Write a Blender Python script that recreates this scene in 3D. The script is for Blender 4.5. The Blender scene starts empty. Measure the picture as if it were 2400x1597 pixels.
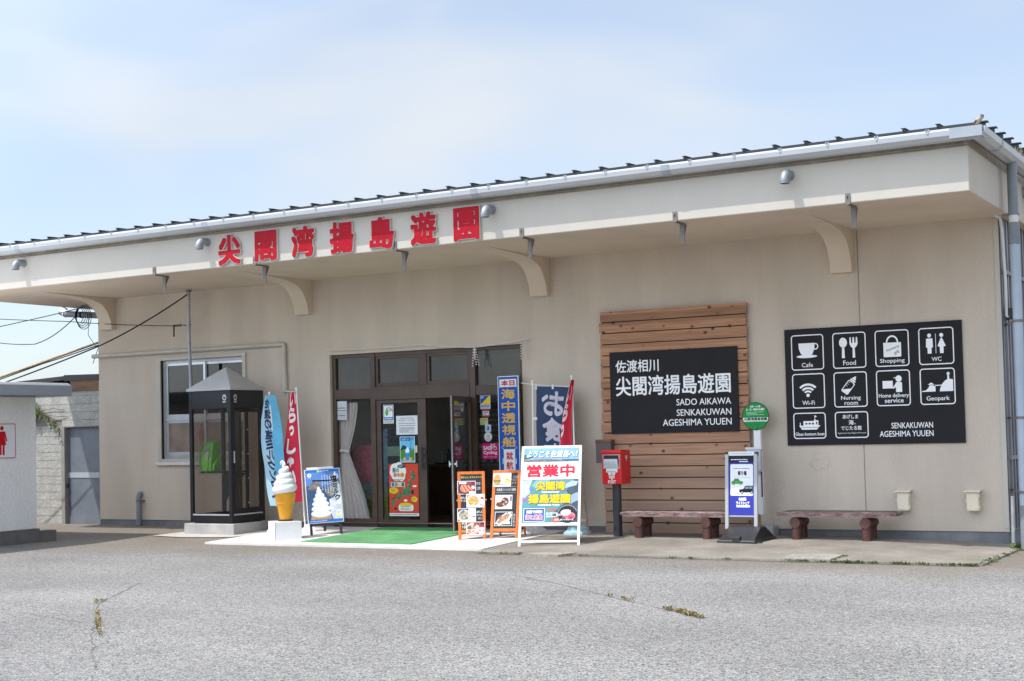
import bpy, math, random
from mathutils import Matrix, Vector, Quaternion
random.seed(7)
R = math.radians
SC = bpy.context.scene
COL = SC.collection

# ------------------------------------------------------------------ camera
cam_d = bpy.data.cameras.new("camera")
cam = bpy.data.objects.new("camera", cam_d); COL.objects.link(cam)
SC.camera = cam
YAW, PITCH, ROLL = -0.524471655, 0.041157011, -0.02353291
fwd = Vector((math.sin(YAW)*math.cos(PITCH), math.cos(YAW)*math.cos(PITCH), math.sin(PITCH)))
right0 = Vector((math.cos(YAW), -math.sin(YAW), 0)); up0 = right0.cross(fwd)
rgt = math.cos(ROLL)*right0 + math.sin(ROLL)*up0
upv = -math.sin(ROLL)*right0 + math.cos(ROLL)*up0
mw = Matrix((rgt, upv, -fwd)).transposed().to_4x4(); mw.translation = (0, -19, 1.40)
cam.matrix_world = mw
cam_d.sensor_width = 36; cam_d.lens = 36*3342.7/2400
cam_d.shift_y = 77.63/2400
cam_d.clip_start = .1; cam_d.clip_end = 5000

# ------------------------------------------------------------------ light
TO_SUN = Vector((-.74, -1, 2.2)).normalized()
EL = math.asin(TO_SUN.z)
w = bpy.data.worlds.new("World"); SC.world = w; w.use_nodes = True
nt = w.node_tree; nt.nodes.clear()
N = lambda t: nt.nodes.new(t)
out = N('ShaderNodeOutputWorld'); bg = N('ShaderNodeBackground')
sky = N('ShaderNodeTexSky'); sky.sky_type = 'NISHITA'; sky.sun_disc = False
sky.sun_elevation = EL; sky.sun_rotation = math.atan2(TO_SUN.x, TO_SUN.y)
sky.air_density = 1.0; sky.dust_density = .8; sky.ozone_density = 2.5
tc = N('ShaderNodeTexCoord'); mp = N('ShaderNodeMapping'); mp.inputs['Scale'].default_value = (1, 1, 2.6)
mp.inputs['Rotation'].default_value = (0, R(12), R(20)); mp.inputs['Location'].default_value = (.35, .1, .2)
n1 = N('ShaderNodeTexNoise'); n1.inputs['Scale'].default_value = 2.9; n1.inputs['Detail'].default_value = 3; n1.inputs['Roughness'].default_value = .45
n1.inputs['Distortion'].default_value = .3
rm = N('ShaderNodeValToRGB'); rm.color_ramp.elements[0].position = .38; rm.color_ramp.elements[1].position = .68
rm.color_ramp.elements[0].color = (.42, .42, .42, 1); rm.color_ramp.elements[1].color = (.97, .97, .97, 1); rm.color_ramp.interpolation = 'EASE'
mx = N('ShaderNodeMixRGB'); mx.inputs['Color2'].default_value = (3.84, 4.08, 4.42, 1)
L = nt.links.new
L(tc.outputs['Generated'], mp.inputs['Vector']); L(mp.outputs[0], n1.inputs['Vector']); L(n1.outputs['Fac'], rm.inputs['Fac'])
L(rm.outputs['Color'], mx.inputs['Fac']); L(sky.outputs[0], mx.inputs['Color1']); L(mx.outputs[0], bg.inputs['Color'])
bg.inputs['Strength'].default_value = .118
# hazy brightening of the sky around the sun, added to lift the shaded facade
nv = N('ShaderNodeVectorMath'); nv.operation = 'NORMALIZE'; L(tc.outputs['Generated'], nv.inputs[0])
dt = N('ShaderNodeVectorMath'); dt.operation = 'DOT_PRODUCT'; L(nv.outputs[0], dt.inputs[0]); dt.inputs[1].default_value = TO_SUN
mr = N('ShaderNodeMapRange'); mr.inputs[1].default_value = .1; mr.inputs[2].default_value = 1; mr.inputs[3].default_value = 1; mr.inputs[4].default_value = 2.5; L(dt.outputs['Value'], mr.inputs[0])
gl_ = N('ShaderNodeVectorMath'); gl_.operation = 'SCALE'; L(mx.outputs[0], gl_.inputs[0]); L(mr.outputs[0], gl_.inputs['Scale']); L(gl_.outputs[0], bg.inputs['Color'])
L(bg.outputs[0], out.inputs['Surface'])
sd = bpy.data.lights.new("sun", 'SUN'); sd.energy = 2.35; sd.angle = R(.55); sd.color = (1, .965, .91)
sun = bpy.data.objects.new("sun", sd); COL.objects.link(sun); sun.location = (-20, -30, 40)
sun.rotation_mode = 'QUATERNION'; sun.rotation_quaternion = TO_SUN.to_track_quat('Z', 'Y')
vs = SC.view_settings; vs.view_transform = 'Standard'; vs.look = 'None'; vs.gamma = 1; vs.exposure = .82

# ------------------------------------------------------------------ materials
def lin(h):
    h = h.lstrip('#'); o = []
    for i in (0, 2, 4):
        c = int(h[i:i+2], 16)/255
        o.append(c/12.92 if c <= .04045 else ((c+.055)/1.055)**2.4)
    return tuple(o)
MATS = {}
def M(name, col, rough=.6, metal=0., noise=None, bump=None, spec=None, stretch=(1, 1, 1), noise2=None, wcol=None):
    if name in MATS: return MATS[name]
    if isinstance(col, str): col = lin(col)
    m = bpy.data.materials.new(name); m.use_nodes = True
    t = m.node_tree; b = t.nodes['Principled BSDF']
    b.inputs['Roughness'].default_value = rough; b.inputs['Metallic'].default_value = metal
    if spec is not None: b.inputs['Specular IOR Level'].default_value = spec
    b.inputs['Base Color'].default_value = (*col, 1)
    co = t.nodes.new('ShaderNodeTexCoord'); ma = t.nodes.new('ShaderNodeMapping'); ma.inputs['Scale'].default_value = stretch
    t.links.new(co.outputs['Object'], ma.inputs[0])
    last = None
    for k, ns in enumerate((noise, noise2)):
        if not ns: continue
        n = t.nodes.new('ShaderNodeTexNoise'); n.inputs['Scale'].default_value = ns[0]; n.inputs['Detail'].default_value = 6; n.inputs['Roughness'].default_value = .65
        t.links.new(ma.outputs[0], n.inputs['Vector'])
        r = t.nodes.new('ShaderNodeMapRange'); r.inputs['From Min'].default_value = .3; r.inputs['From Max'].default_value = .7
        r.inputs['To Min'].default_value = 0; r.inputs['To Max'].default_value = 1
        t.links.new(n.outputs['Fac'], r.inputs['Value'])
        mix = t.nodes.new('ShaderNodeMixRGB')
        if k == 0:
            c2 = ns[2] if len(ns) > 2 else tuple(c*(1+ns[1]) for c in col)
            if isinstance(c2, str): c2 = lin(c2)
            mix.inputs[1].default_value = (*(c*(1-ns[1]) for c in col), 1); mix.inputs[2].default_value = (*c2, 1)
            t.links.new(r.outputs[0], mix.inputs[0])
        else:
            mix.blend_type = 'MULTIPLY'; mix.inputs[0].default_value = 1
            r.inputs['To Min'].default_value = 1-ns[1]; r.inputs['To Max'].default_value = 1+ns[1]*.3
            t.links.new(last, mix.inputs[1]) if last else None
            t.links.new(r.outputs[0], mix.inputs[2])
        last = mix.outputs[0]
    if last: t.links.new(last, b.inputs['Base Color'])
    if bump:
        n = t.nodes.new('ShaderNodeTexNoise'); n.inputs['Scale'].default_value = bump[0]; n.inputs['Detail'].default_value = 4
        t.links.new(ma.outputs[0], n.inputs['Vector'])
        bp = t.nodes.new('ShaderNodeBump'); bp.inputs['Strength'].default_value = bump[1]; bp.inputs['Distance'].default_value = bump[2] if len(bump) > 2 else .01
        t.links.new(n.outputs['Fac'], bp.inputs['Height']); t.links.new(bp.outputs[0], b.inputs['Normal'])
    MATS[name] = m
    return m
def P(hexcol):                     # printed ink / plain paint of one colour
    return M('paint_'+hexcol.lstrip('#'), hexcol, .5, noise=(6, .04), spec=.3)
def glass(name, tint=(.8, .83, .83), refl=1.0, ior=1.5):
    m = bpy.data.materials.new(name); m.use_nodes = True; t = m.node_tree; t.nodes.clear()
    o = t.nodes.new('ShaderNodeOutputMaterial'); tr = t.nodes.new('ShaderNodeBsdfTransparent'); gl = t.nodes.new('ShaderNodeBsdfGlossy')
    fr = t.nodes.new('ShaderNodeFresnel'); fr.inputs['IOR'].default_value = ior
    ge = t.nodes.new('ShaderNodeNewGeometry'); io = t.nodes.new('ShaderNodeMapRange'); io.inputs[3].default_value = ior; io.inputs[4].default_value = 1/ior
    t.links.new(ge.outputs['Backfacing'], io.inputs[0]); t.links.new(io.outputs[0], fr.inputs['IOR'])
    mi = t.nodes.new('ShaderNodeMixShader'); tr.inputs[0].default_value = (*(c**.5 for c in tint), 1); gl.inputs['Roughness'].default_value = .01
    gl.inputs['Color'].default_value = (refl, refl, refl, 1)
    co = t.nodes.new('ShaderNodeTexCoord'); n = t.nodes.new('ShaderNodeTexNoise'); n.inputs['Scale'].default_value = 1.3
    bp = t.nodes.new('ShaderNodeBump'); bp.inputs['Strength'].default_value = .04; bp.inputs['Distance'].default_value = .02
    t.links.new(co.outputs['Object'], n.inputs['Vector']); t.links.new(n.outputs['Fac'], bp.inputs['Height']); t.links.new(bp.outputs[0], gl.inputs['Normal'])
    t.links.new(fr.outputs[0], mi.inputs[0]); t.links.new(tr.outputs[0], mi.inputs[1]); t.links.new(gl.outputs[0], mi.inputs[2]); t.links.new(mi.outputs[0], o.inputs[0])
    return m

def stucco_mat(name, col, dirt=.12, bs=55, bst=.55):
    m = bpy.data.materials.new(name); m.use_nodes = True; t = m.node_tree; b = t.nodes['Principled BSDF']
    n_ = t.nodes.new; l = t.links.new
    b.inputs['Roughness'].default_value = .85; b.inputs['Specular IOR Level'].default_value = .2
    co = n_('ShaderNodeTexCoord')
    mp = n_('ShaderNodeMapping'); mp.inputs['Scale'].default_value = (1.3, 1.3, .35); l(co.outputs['Object'], mp.inputs[0])
    a = n_('ShaderNodeTexNoise'); a.inputs['Scale'].default_value = 1.1; a.inputs['Detail'].default_value = 7; l(mp.outputs[0], a.inputs['Vector'])
    f = n_('ShaderNodeTexNoise'); f.inputs['Scale'].default_value = bs; f.inputs['Detail'].default_value = 3; l(co.outputs['Object'], f.inputs['Vector'])
    r = n_('ShaderNodeMapRange'); r.inputs[1].default_value = .32; r.inputs[2].default_value = .68; r.inputs[3].default_value = 1-dirt; r.inputs[4].default_value = 1+dirt*.35
    l(a.outputs['Fac'], r.inputs[0])
    r2 = n_('ShaderNodeMapRange'); r2.inputs[1].default_value = .3; r2.inputs[2].default_value = .7; r2.inputs[3].default_value = 1-.16*bst; r2.inputs[4].default_value = 1+.1*bst
    l(f.outputs['Fac'], r2.inputs[0])
    mu = n_('ShaderNodeMath'); mu.operation = 'MULTIPLY'; l(r.outputs[0], mu.inputs[0]); l(r2.outputs[0], mu.inputs[1])
    # sparse dark specks / hairline marks
    v = n_('ShaderNodeTexNoise'); v.inputs['Scale'].default_value = 9; v.inputs['Detail'].default_value = 8; v.inputs['Roughness'].default_value = .8; l(co.outputs['Object'], v.inputs['Vector'])
    r3 = n_('ShaderNodeMapRange'); r3.inputs[1].default_value = .69; r3.inputs[2].default_value = .74; r3.inputs[3].default_value = 1; r3.inputs[4].default_value = .72; l(v.outputs['Fac'], r3.inputs[0])
    mu2 = n_('ShaderNodeMath'); mu2.operation = 'MULTIPLY'; l(mu.outputs[0], mu2.inputs[0]); l(r3.outputs[0], mu2.inputs[1])
    ms_ = n_('ShaderNodeMapping'); ms_.inputs['Scale'].default_value = (5.5, 5.5, .3); l(co.outputs['Object'], ms_.inputs[0])
    sn = n_('ShaderNodeTexNoise'); sn.inputs['Scale'].default_value = 1; sn.inputs['Detail'].default_value = 6; sn.inputs['Roughness'].default_value = .6; l(ms_.outputs[0], sn.inputs['Vector'])
    sr = n_('ShaderNodeMapRange'); sr.inputs[1].default_value = .52; sr.inputs[2].default_value = .74; sr.inputs[3].default_value = 1; sr.inputs[4].default_value = 1-.45*dirt; l(sn.outputs['Fac'], sr.inputs[0])
    wob = n_('ShaderNodeTexNoise'); wob.inputs['Scale'].default_value = 2.5; wob.inputs['Detail'].default_value = 5; l(co.outputs['Object'], wob.inputs['Vector'])
    wa = n_('ShaderNodeMixRGB'); wa.blend_type = 'ADD'; wa.inputs[0].default_value = .45; l(co.outputs['Object'], wa.inputs[1]); l(wob.outputs['Color'], wa.inputs[2])
    vo = n_('ShaderNodeTexVoronoi'); vo.feature = 'DISTANCE_TO_EDGE'; vo.inputs['Scale'].default_value = .75; l(wa.outputs[0], vo.inputs['Vector'])
    vr = n_('ShaderNodeMapRange'); vr.inputs[1].default_value = .002; vr.inputs[2].default_value = .006; vr.inputs[3].default_value = .87; vr.inputs[4].default_value = 1; l(vo.outputs['Distance'], vr.inputs[0])
    cm = n_('ShaderNodeTexNoise'); cm.inputs['Scale'].default_value = .6; l(co.outputs['Object'], cm.inputs['Vector'])
    cr = n_('ShaderNodeMapRange'); cr.inputs[1].default_value = .60; cr.inputs[2].default_value = .68; l(cm.outputs['Fac'], cr.inputs[0])
    cx = n_('ShaderNodeMixRGB'); cx.inputs[1].default_value = (1, 1, 1, 1); l(cr.outputs[0], cx.inputs[0]); l(vr.outputs[0], cx.inputs[2])
    mu3 = n_('ShaderNodeMath'); mu3.operation = 'MULTIPLY'; l(mu2.outputs[0], mu3.inputs[0]); l(sr.outputs[0], mu3.inputs[1])
    mu4 = n_('ShaderNodeMath'); mu4.operation = 'MULTIPLY'; l(mu3.outputs[0], mu4.inputs[0]); l(cx.outputs[0], mu4.inputs[1])
    mx = n_('ShaderNodeMixRGB'); mx.blend_type = 'MULTIPLY'; mx.inputs[0].default_value = 1; mx.inputs[1].default_value = (*col, 1); l(mu4.outputs[0], mx.inputs[2])
    l(mx.outputs[0], b.inputs['Base Color'])
    bp = n_('ShaderNodeBump'); bp.inputs['Strength'].default_value = bst; bp.inputs['Distance'].default_value = .012
    l(f.outputs['Fac'], bp.inputs['Height']); l(bp.outputs[0], b.inputs['Normal'])
    return m

STUCCO = stucco_mat('beige_stucco', (.60, .515, .42))
STUCCO_SMOOTH = stucco_mat('cream_eave_paint', (.55, .51, .445), .05, 40, .12)
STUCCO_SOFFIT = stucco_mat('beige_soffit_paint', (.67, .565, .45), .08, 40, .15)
WC_WALL = stucco_mat('pale_stucco', (.80, .79, .77), .07, 26, .6)
CONC = M('grey_concrete', (.20, .205, .21), .85, noise=(3, .22), bump=(60, .3, .004), noise2=(.8, .25))
CONC_L = M('light_concrete', (.42, .41, .39), .85, noise=(5, .16), bump=(90, .3, .004), noise2=(1.5, .2))
ROOFM = M('dark_roof_metal', (.035, .037, .04), .45, .2, noise=(4, .25))
GUTTER = M('gutter_paint', (.46, .48, .50), .35, noise=(2.5, .1), stretch=(.3, 1, 3))
GUTJ = M('gutter_joint', (.34, .38, .42), .45, noise=(6, .1))
STEEL = M('galvanised_steel', (.36, .38, .40), .55, .6, noise=(8, .2))
STEEL_D = M('weathered_steel', (.23, .23, .23), .55, .4, noise=(9, .3, '#857a72'))
ALU = M('aluminium', (.62, .64, .66), .35, .6, noise=(5, .08))
ALU_B = M('dull_aluminium', (.46, .48, .50), .45, .35, noise=(6, .12))
BROWN_AL = M('brown_aluminium', (.078, .050, .036), .48, .1, noise=(4, .2))
BLACK = M('black_paint', (.012, .012, .014), .4, noise=(5, .2))
BLACK_P = M('black_plastic', (.022, .022, .024), .42, noise=(10, .25), bump=(30, .1, .002))
WHITE = M('white_paint', (.80, .80, .79), .45, noise=(5, .05))
WHITE_D = M('worn_white', (.66, .655, .64), .55, noise=(4, .1))
RED = M('post_red', (.62, .012, .018), .32, noise=(3, .08))
RUST = M('rust', (.17, .08, .045), .8, noise=(14, .45))
DARK = M('interior_dark', (.03, .027, .024), .8, noise=(2, .3))
GLASS = glass('clear_glass', (.86, .88, .88), .62)
GLASS_D = glass('tinted_glass', (.30, .31, .31), ior=1.55)
GLASS_B = glass('booth_glass', (.74, .70, .66), ior=1.45)
GLASS_S = glass('swing_door_glass', (.35, .36, .36), ior=2.1)

def wood_mat(name, c1, c2, knots=True, scale=1.):
    m = bpy.data.materials.new(name); m.use_nodes = True; t = m.node_tree; b = t.nodes['Principled BSDF']; n_ = t.nodes.new; l = t.links.new
    b.inputs['Roughness'].default_value = .7; b.inputs['Specular IOR Level'].default_value = .25
    co = n_('ShaderNodeTexCoord'); mp = n_('ShaderNodeMapping'); mp.inputs['Scale'].default_value = (.7*scale, 6*scale, 16*scale); l(co.outputs['Object'], mp.inputs[0])
    a = n_('ShaderNodeTexNoise'); a.inputs['Scale'].default_value = 2.2; a.inputs['Detail'].default_value = 8; a.inputs['Distortion'].default_value = .6; l(mp.outputs[0], a.inputs['Vector'])
    r = n_('ShaderNodeMapRange'); r.inputs[1].default_value = .3; r.inputs[2].default_value = .7; l(a.outputs['Fac'], r.inputs[0])
    mx = n_('ShaderNodeMixRGB'); mx.inputs[1].default_value = (*c1, 1); mx.inputs[2].default_value = (*c2, 1); l(r.outputs[0], mx.inputs[0])
    last = mx.outputs[0]
    # board-to-board variation by height
    sx = n_('ShaderNodeSeparateXYZ'); l(co.outputs['Object'], sx.inputs[0])
    dv = n_('ShaderNodeMath'); dv.operation = 'MULTIPLY'; dv.inputs[1].default_value = 1/.163; l(sx.outputs['Z'], dv.inputs[0])
    fl = n_('ShaderNodeMath'); fl.operation = 'FLOOR'; l(dv.outputs[0], fl.inputs[0])
    wn = n_('ShaderNodeTexWhiteNoise'); wn.noise_dimensions = '1D'; l(fl.outputs[0], wn.inputs['W'])
    rr = n_('ShaderNodeMapRange'); rr.inputs[3].default_value = .78; rr.inputs[4].default_value = 1.15; l(wn.outputs['Value'], rr.inputs[0])
    mm = n_('ShaderNodeMixRGB'); mm.blend_type = 'MULTIPLY'; mm.inputs[0].default_value = 1; l(last, mm.inputs[1]); l(rr.outputs[0], mm.inputs[2]); last = mm.outputs[0]
    # the boards turn greyer and paler towards the bottom
    r5 = n_('ShaderNodeMapRange'); r5.inputs[1].default_value = 1.5; r5.inputs[2].default_value = .1; r5.inputs[3].default_value = 0; r5.inputs[4].default_value = .75; l(sx.outputs['Z'], r5.inputs[0])
    gm = n_('ShaderNodeMixRGB'); gm.inputs[2].default_value = (.37, .275, .21, 1); l(last, gm.inputs[1]); l(r5.outputs[0], gm.inputs[0]); last = gm.outputs[0]
    if knots:
        mk = n_('ShaderNodeMapping'); mk.inputs['Scale'].default_value = (4.6, 3, 6.1); l(co.outputs['Object'], mk.inputs[0])
        v = n_('ShaderNodeTexVoronoi'); v.inputs['Scale'].default_value = 1; l(mk.outputs[0], v.inputs['Vector'])
        k = n_('ShaderNodeMapRange'); k.inputs[1].default_value = .07; k.inputs[2].default_value = .19; k.inputs[3].default_value = .12; k.inputs[4].default_value = 1; l(v.outputs['Distance'], k.inputs[0])
        k2 = n_('ShaderNodeMixRGB'); k2.inputs[1].default_value = (.05, .025, .012, 1); l(k.outputs[0], k2.inputs[0]); l(last, k2.inputs[2]); last = k2.outputs[0]
    l(last, b.inputs['Base Color'])
    bp = n_('ShaderNodeBump'); bp.inputs['Strength'].default_value = .25; bp.inputs['Distance'].default_value = .004; l(a.outputs['Fac'], bp.inputs['Height']); l(bp.outputs[0], b.inputs['Normal'])
    return m
PLANK = wood_mat('brown_planks', (.32, .155, .085), (.47, .265, .155))
BENCHW = M('peeling_bench_wood', (.07, .026, .023), .5, noise=(9, .5, '#83706c'), bump=(14, .6, .01), stretch=(.6, 3, 3))
LOGW = M('bench_log', (.10, .033, .027), .6, noise=(7, .45, '#5c3a33'), bump=(18, .6, .01), stretch=(2, 2, .6))
ORANGE_W = M('orange_wood', (.72, .16, .02), .45, noise=(5, .3), stretch=(4, 4, .6))
CHALK = M('chalkboard', (.02, .022, .024), .7, noise=(6, .4))

# ------------------------------------------------------------------ mesh builder
TEXTS = {}
def glyphs(s, bold=0., extrude=0.):
    k = (s, bold, extrude)
    if k not in TEXTS:
        c = bpy.data.curves.new('t', 'FONT'); c.body = s; c.size = 1; c.offset = bold; c.extrude = extrude; c.resolution_u = 3
        o = bpy.data.objects.new('t', c); COL.objects.link(o)
        dg = bpy.context.evaluated_depsgraph_get(); dg.update()
        me = bpy.data.meshes.new_from_object(o.evaluated_get(dg))
        v = [tuple(x.co) for x in me.vertices]; f = [tuple(p.vertices) for p in me.polygons]
        bpy.data.objects.remove(o); bpy.data.curves.remove(c); bpy.data.meshes.remove(me)
        TEXTS[k] = (v, f)
    return TEXTS[k]

class MB:
    def __init__(s, fn=None): s.v = []; s.f = []; s.m = []; s.mats = []; s.fn = fn; s.T = None
    def mi(s, mat):
        if mat not in s.mats: s.mats.append(mat)
        return s.mats.index(mat)
    def add(s, pts, faces, mat):
        b = len(s.v)
        for p in pts:
            p = Vector(p)
            if s.fn: p = Vector(s.fn(*p))
            if s.T: p = s.T @ p
            s.v.append(p)
        i = s.mi(mat)
        for f in faces: s.f.append([b+k for k in f]); s.m.append(i)
    def poly(s, pts, mat): s.add(pts, [range(len(pts))], mat)
    def box(s, x0, y0, z0, x1, y1, z1, mat):
        if x0 > x1: x0, x1 = x1, x0
        if y0 > y1: y0, y1 = y1, y0
        if z0 > z1: z0, z1 = z1, z0
        p = [(x0, y0, z0), (x1, y0, z0), (x1, y1, z0), (x0, y1, z0), (x0, y0, z1), (x1, y0, z1), (x1, y1, z1), (x0, y1, z1)]
        s.add(p, [(0, 3, 2, 1), (4, 5, 6, 7), (0, 1, 5, 4), (1, 2, 6, 5), (2, 3, 7, 6), (3, 0, 4, 7)], mat); return s
    def bar(s, a, b, wx, wy, mat, upd=(0, 0, 1)):      # square bar from a to b
        a, b = Vector(a), Vector(b); d = (b-a).normalized(); u = Vector(upd)
        if abs(d.dot(u)) > .95: u = Vector((1, 0, 0)) if abs(d.x) < .9 else Vector((0, 1, 0))
        r = d.cross(u).normalized()*wx/2; q = r.cross(d).normalized()*wy/2
        p = [a-r-q, a+r-q, a+r+q, a-r+q, b-r-q, b+r-q, b+r+q, b-r+q]
        s.add(p, [(0, 3, 2, 1), (4, 5, 6, 7), (0, 1, 5, 4), (1, 2, 6, 5), (2, 3, 7, 6), (3, 0, 4, 7)], mat); return s
    def tube(s, pts, r, mat, n=10, cap=True):
        pts = [Vector(p) for p in pts]; rs = r if isinstance(r, (list, tuple)) else [r]*len(pts)
        vs_, fs = [], []; ref = None
        for i, p in enumerate(pts):
            d = (pts[min(i+1, len(pts)-1)]-pts[max(i-1, 0)]).normalized()
            if ref is None: ref = Vector((0, 0, 1)) if abs(d.z) < .9 else Vector((1, 0, 0))
            a = d.cross(ref).normalized(); b = a.cross(d).normalized(); ref = b
            for k in range(n):
                t = 2*math.pi*k/n; vs_.append(p+(a*math.cos(t)+b*math.sin(t))*rs[i])
        for i in range(len(pts)-1):
            for k in range(n):
                fs.append((i*n+k, (i+1)*n+k, (i+1)*n+(k+1) % n, i*n+(k+1) % n))
        if cap: fs.append(tuple(range(n))); fs.append(tuple((len(pts)-1)*n+k for k in reversed(range(n))))
        s.add(vs_, fs, mat); return s
    def lathe(s, prof, c, mat, n=24, cap=True):
        vs_, fs = [], []
        for r, z in prof:
            for k in range(n):
                t = 2*math.pi*k/n; vs_.append((c[0]+r*math.cos(t), c[1]+r*math.sin(t), c[2]+z))
        for i in range(len(prof)-1):
            for k in range(n): fs.append((i*n+k, i*n+(k+1) % n, (i+1)*n+(k+1) % n, (i+1)*n+k))
        if cap: fs.append(tuple(reversed(range(n)))); fs.append(tuple((len(prof)-1)*n+k for k in range(n)))
        s.add(vs_, fs, mat); return s
    def prism(s, poly, axis, a0, a1, mat):
        n = len(poly)
        mk = {'x': lambda p, a: (a, p[0], p[1]), 'y': lambda p, a: (p[0], a, p[1]), 'z': lambda p, a: (p[0], p[1], a)}[axis]
        vs_ = [mk(p, a0) for p in poly]+[mk(p, a1) for p in poly]
        fs = [tuple(range(n)), tuple(n+k for k in reversed(range(n)))]+[(k, n+k, n+(k+1) % n, (k+1) % n) for k in range(n)]
        s.add(vs_, fs, mat); return s
    # ---- flat drawing: u right, v up, w out of the surface
    def rect(s, u0, v0, u1, v1, mat, w=.001): s.poly([(u0, v0, w), (u1, v0, w), (u1, v1, w), (u0, v1, w)], mat); return s
    def shape(s, pts, mat, w=.001): s.poly([(p[0], p[1], w) for p in pts], mat); return s
    def ell(s, cx, cy, rx, ry, mat, w=.001, n=28, a0=0, a1=360):
        full = abs(a1-a0) >= 360
        pts = [(cx+rx*math.cos(R(a0+(a1-a0)*k/(n if full else n-1))), cy+ry*math.sin(R(a0+(a1-a0)*k/(n if full else n-1))), w) for k in range(n)]
        s.poly(pts, mat); return s
    def arc(s, cx, cy, r0, r1, a0, a1, mat, w=.001, n=20, asp=1.):
        vs_, fs = [], []
        for k in range(n+1):
            t = R(a0+(a1-a0)*k/n)
            vs_ += [(cx+r0*math.cos(t), cy+asp*r0*math.sin(t), w), (cx+r1*math.cos(t), cy+asp*r1*math.sin(t), w)]
        for k in range(n): fs.append((2*k, 2*k+1, 2*k+3, 2*k+2))
        s.add(vs_, fs, mat); return s
    def rr(s, u0, v0, u1, v1, r, mat, w=.001):
        pts = []
        for cx, cy, a in ((u1-r, v1-r, 0), (u0+r, v1-r, 90), (u0+r, v0+r, 180), (u1-r, v0+r, 270)):
            for k in range(6): t = R(a+18*k); pts.append((cx+r*math.cos(t), cy+r*math.sin(t), w))
        s.poly(pts, mat); return s
    def rro(s, u0, v0, u1, v1, r, t_, mat, w=.001):
        vs_, fs = [], []
        for cx, cy, a in ((u1-r, v1-r, 0), (u0+r, v1-r, 90), (u0+r, v0+r, 180), (u1-r, v0+r, 270)):
            for k in range(6):
                t = R(a+18*k); vs_ += [(cx+r*math.cos(t), cy+r*math.sin(t), w), (cx+(r-t_)*math.cos(t), cy+(r-t_)*math.sin(t), w)]
        n = len(vs_)//2
        for k in range(n): q = (k+1) % n; fs.append((2*k, 2*q, 2*q+1, 2*k+1))
        s.add(vs_, fs, mat); return s
    def line(s, pts, wd, mat, w=.001):
        for a, b in zip(pts, pts[1:]):
            d = Vector((b[0]-a[0], b[1]-a[1]))
            if d.length < 1e-6: continue
            d.normalize(); q = Vector((-d.y, d.x))*wd/2; e = d*wd*.3
            s.poly([(a[0]-e.x-q.x, a[1]-e.y-q.y, w), (b[0]+e.x-q.x, b[1]+e.y-q.y, w), (b[0]+e.x+q.x, b[1]+e.y+q.y, w), (a[0]-e.x+q.x, a[1]-e.y+q.y, w)], mat)
        return s
    def lines(s, u0, v0, u1, v1, n, mat, w=.001, fill=.42, seed=1):   # rows of print too small to read
        rnd = random.Random(seed); h = (v1-v0)/n
        for i in range(n):
            y = v1-(i+.5)*h; x = u0; end = u1-(u1-u0)*rnd.choice((0, .05, .2, .4))*(1 if n > 1 else 0)
            while x < end-h*.3:
                q = min(end, x+h*rnd.uniform(.5, 1.6)); s.rect(x, y-h*fill/2, q, y+h*fill/2, mat, w); x = q+h*rnd.uniform(.12, .3)
        return s
    def text(s, t, u0, v0, u1, v1, mat, w=.002, bold=0., mirror=False, slant=0., sub=False):
        v, f = glyphs(t, 0)
        xs = [p[0] for p in v]; ys = [p[1] for p in v]
        x0, x1, y0, y1 = min(xs), max(xs), min(ys), max(ys)
        sx = (u1-u0)/(x1-x0); sy = (v1-v0)/(y1-y0)
        sh = [(0, 0)] if not bold else [(bold, 0), (-bold, 0), (0, bold), (0, -bold), (bold*.7, bold*.7), (-bold*.7, -bold*.7), (-bold*.7, bold*.7), (bold*.7, -bold*.7)]
        for k, (dx, dy) in enumerate(sh):
            pts = []
            for p in v:
                a = u0+(p[0]-x0)*sx+dx+slant*(p[1]-y0)*sy; b = v0+(p[1]-y0)*sy+dy
                if mirror: a = u0+u1-a
                pts.append((a, b, w+k*.00015))
            s.add(pts, f, mat)
        return s
    def vtext(s, t, u0, u1, vtop, ch, mat, w=.002, bold=0., mirror=False, fillr=.86, sl=0.):
        for i, c in enumerate(t):
            if c == ' ': continue
            b = vtop-(i+1)*ch
            fx = .62 if c in 'っゃゅょッャュョ' else 1
            wd = (u1-u0)*fx; cx = (u0+u1)/2+sl*i
            s.text(c, cx-wd/2, b+ch*(1-fillr*fx)/2, cx+wd/2, b+ch*(1-(1-fillr*fx)/2), mat, w, bold, mirror)
        return s
    def grid(s, u0, v0, u1, v1, nx, ny, mat, w=0.):
        vs_ = [(u0+(u1-u0)*i/nx, v0+(v1-v0)*j/ny, w) for j in range(ny+1) for i in range(nx+1)]
        fs = [(j*(nx+1)+i, j*(nx+1)+i+1, (j+1)*(nx+1)+i+1, (j+1)*(nx+1)+i) for j in range(ny) for i in range(nx)]
        s.add(vs_, fs, mat); return s
    def slab(s, u0, v0, u1, v1, th, mat, back=None):     # thin board, front face at w=0
        p = [(u0, v0, -th), (u1, v0, -th), (u1, v1, -th), (u0, v1, -th), (u0, v0, 0), (u1, v0, 0), (u1, v1, 0), (u0, v1, 0)]
        s.add(p, [(0, 3, 2, 1), (4, 5, 6, 7), (0, 1, 5, 4), (1, 2, 6, 5), (2, 3, 7, 6), (3, 0, 4, 7)], mat); return s

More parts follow.
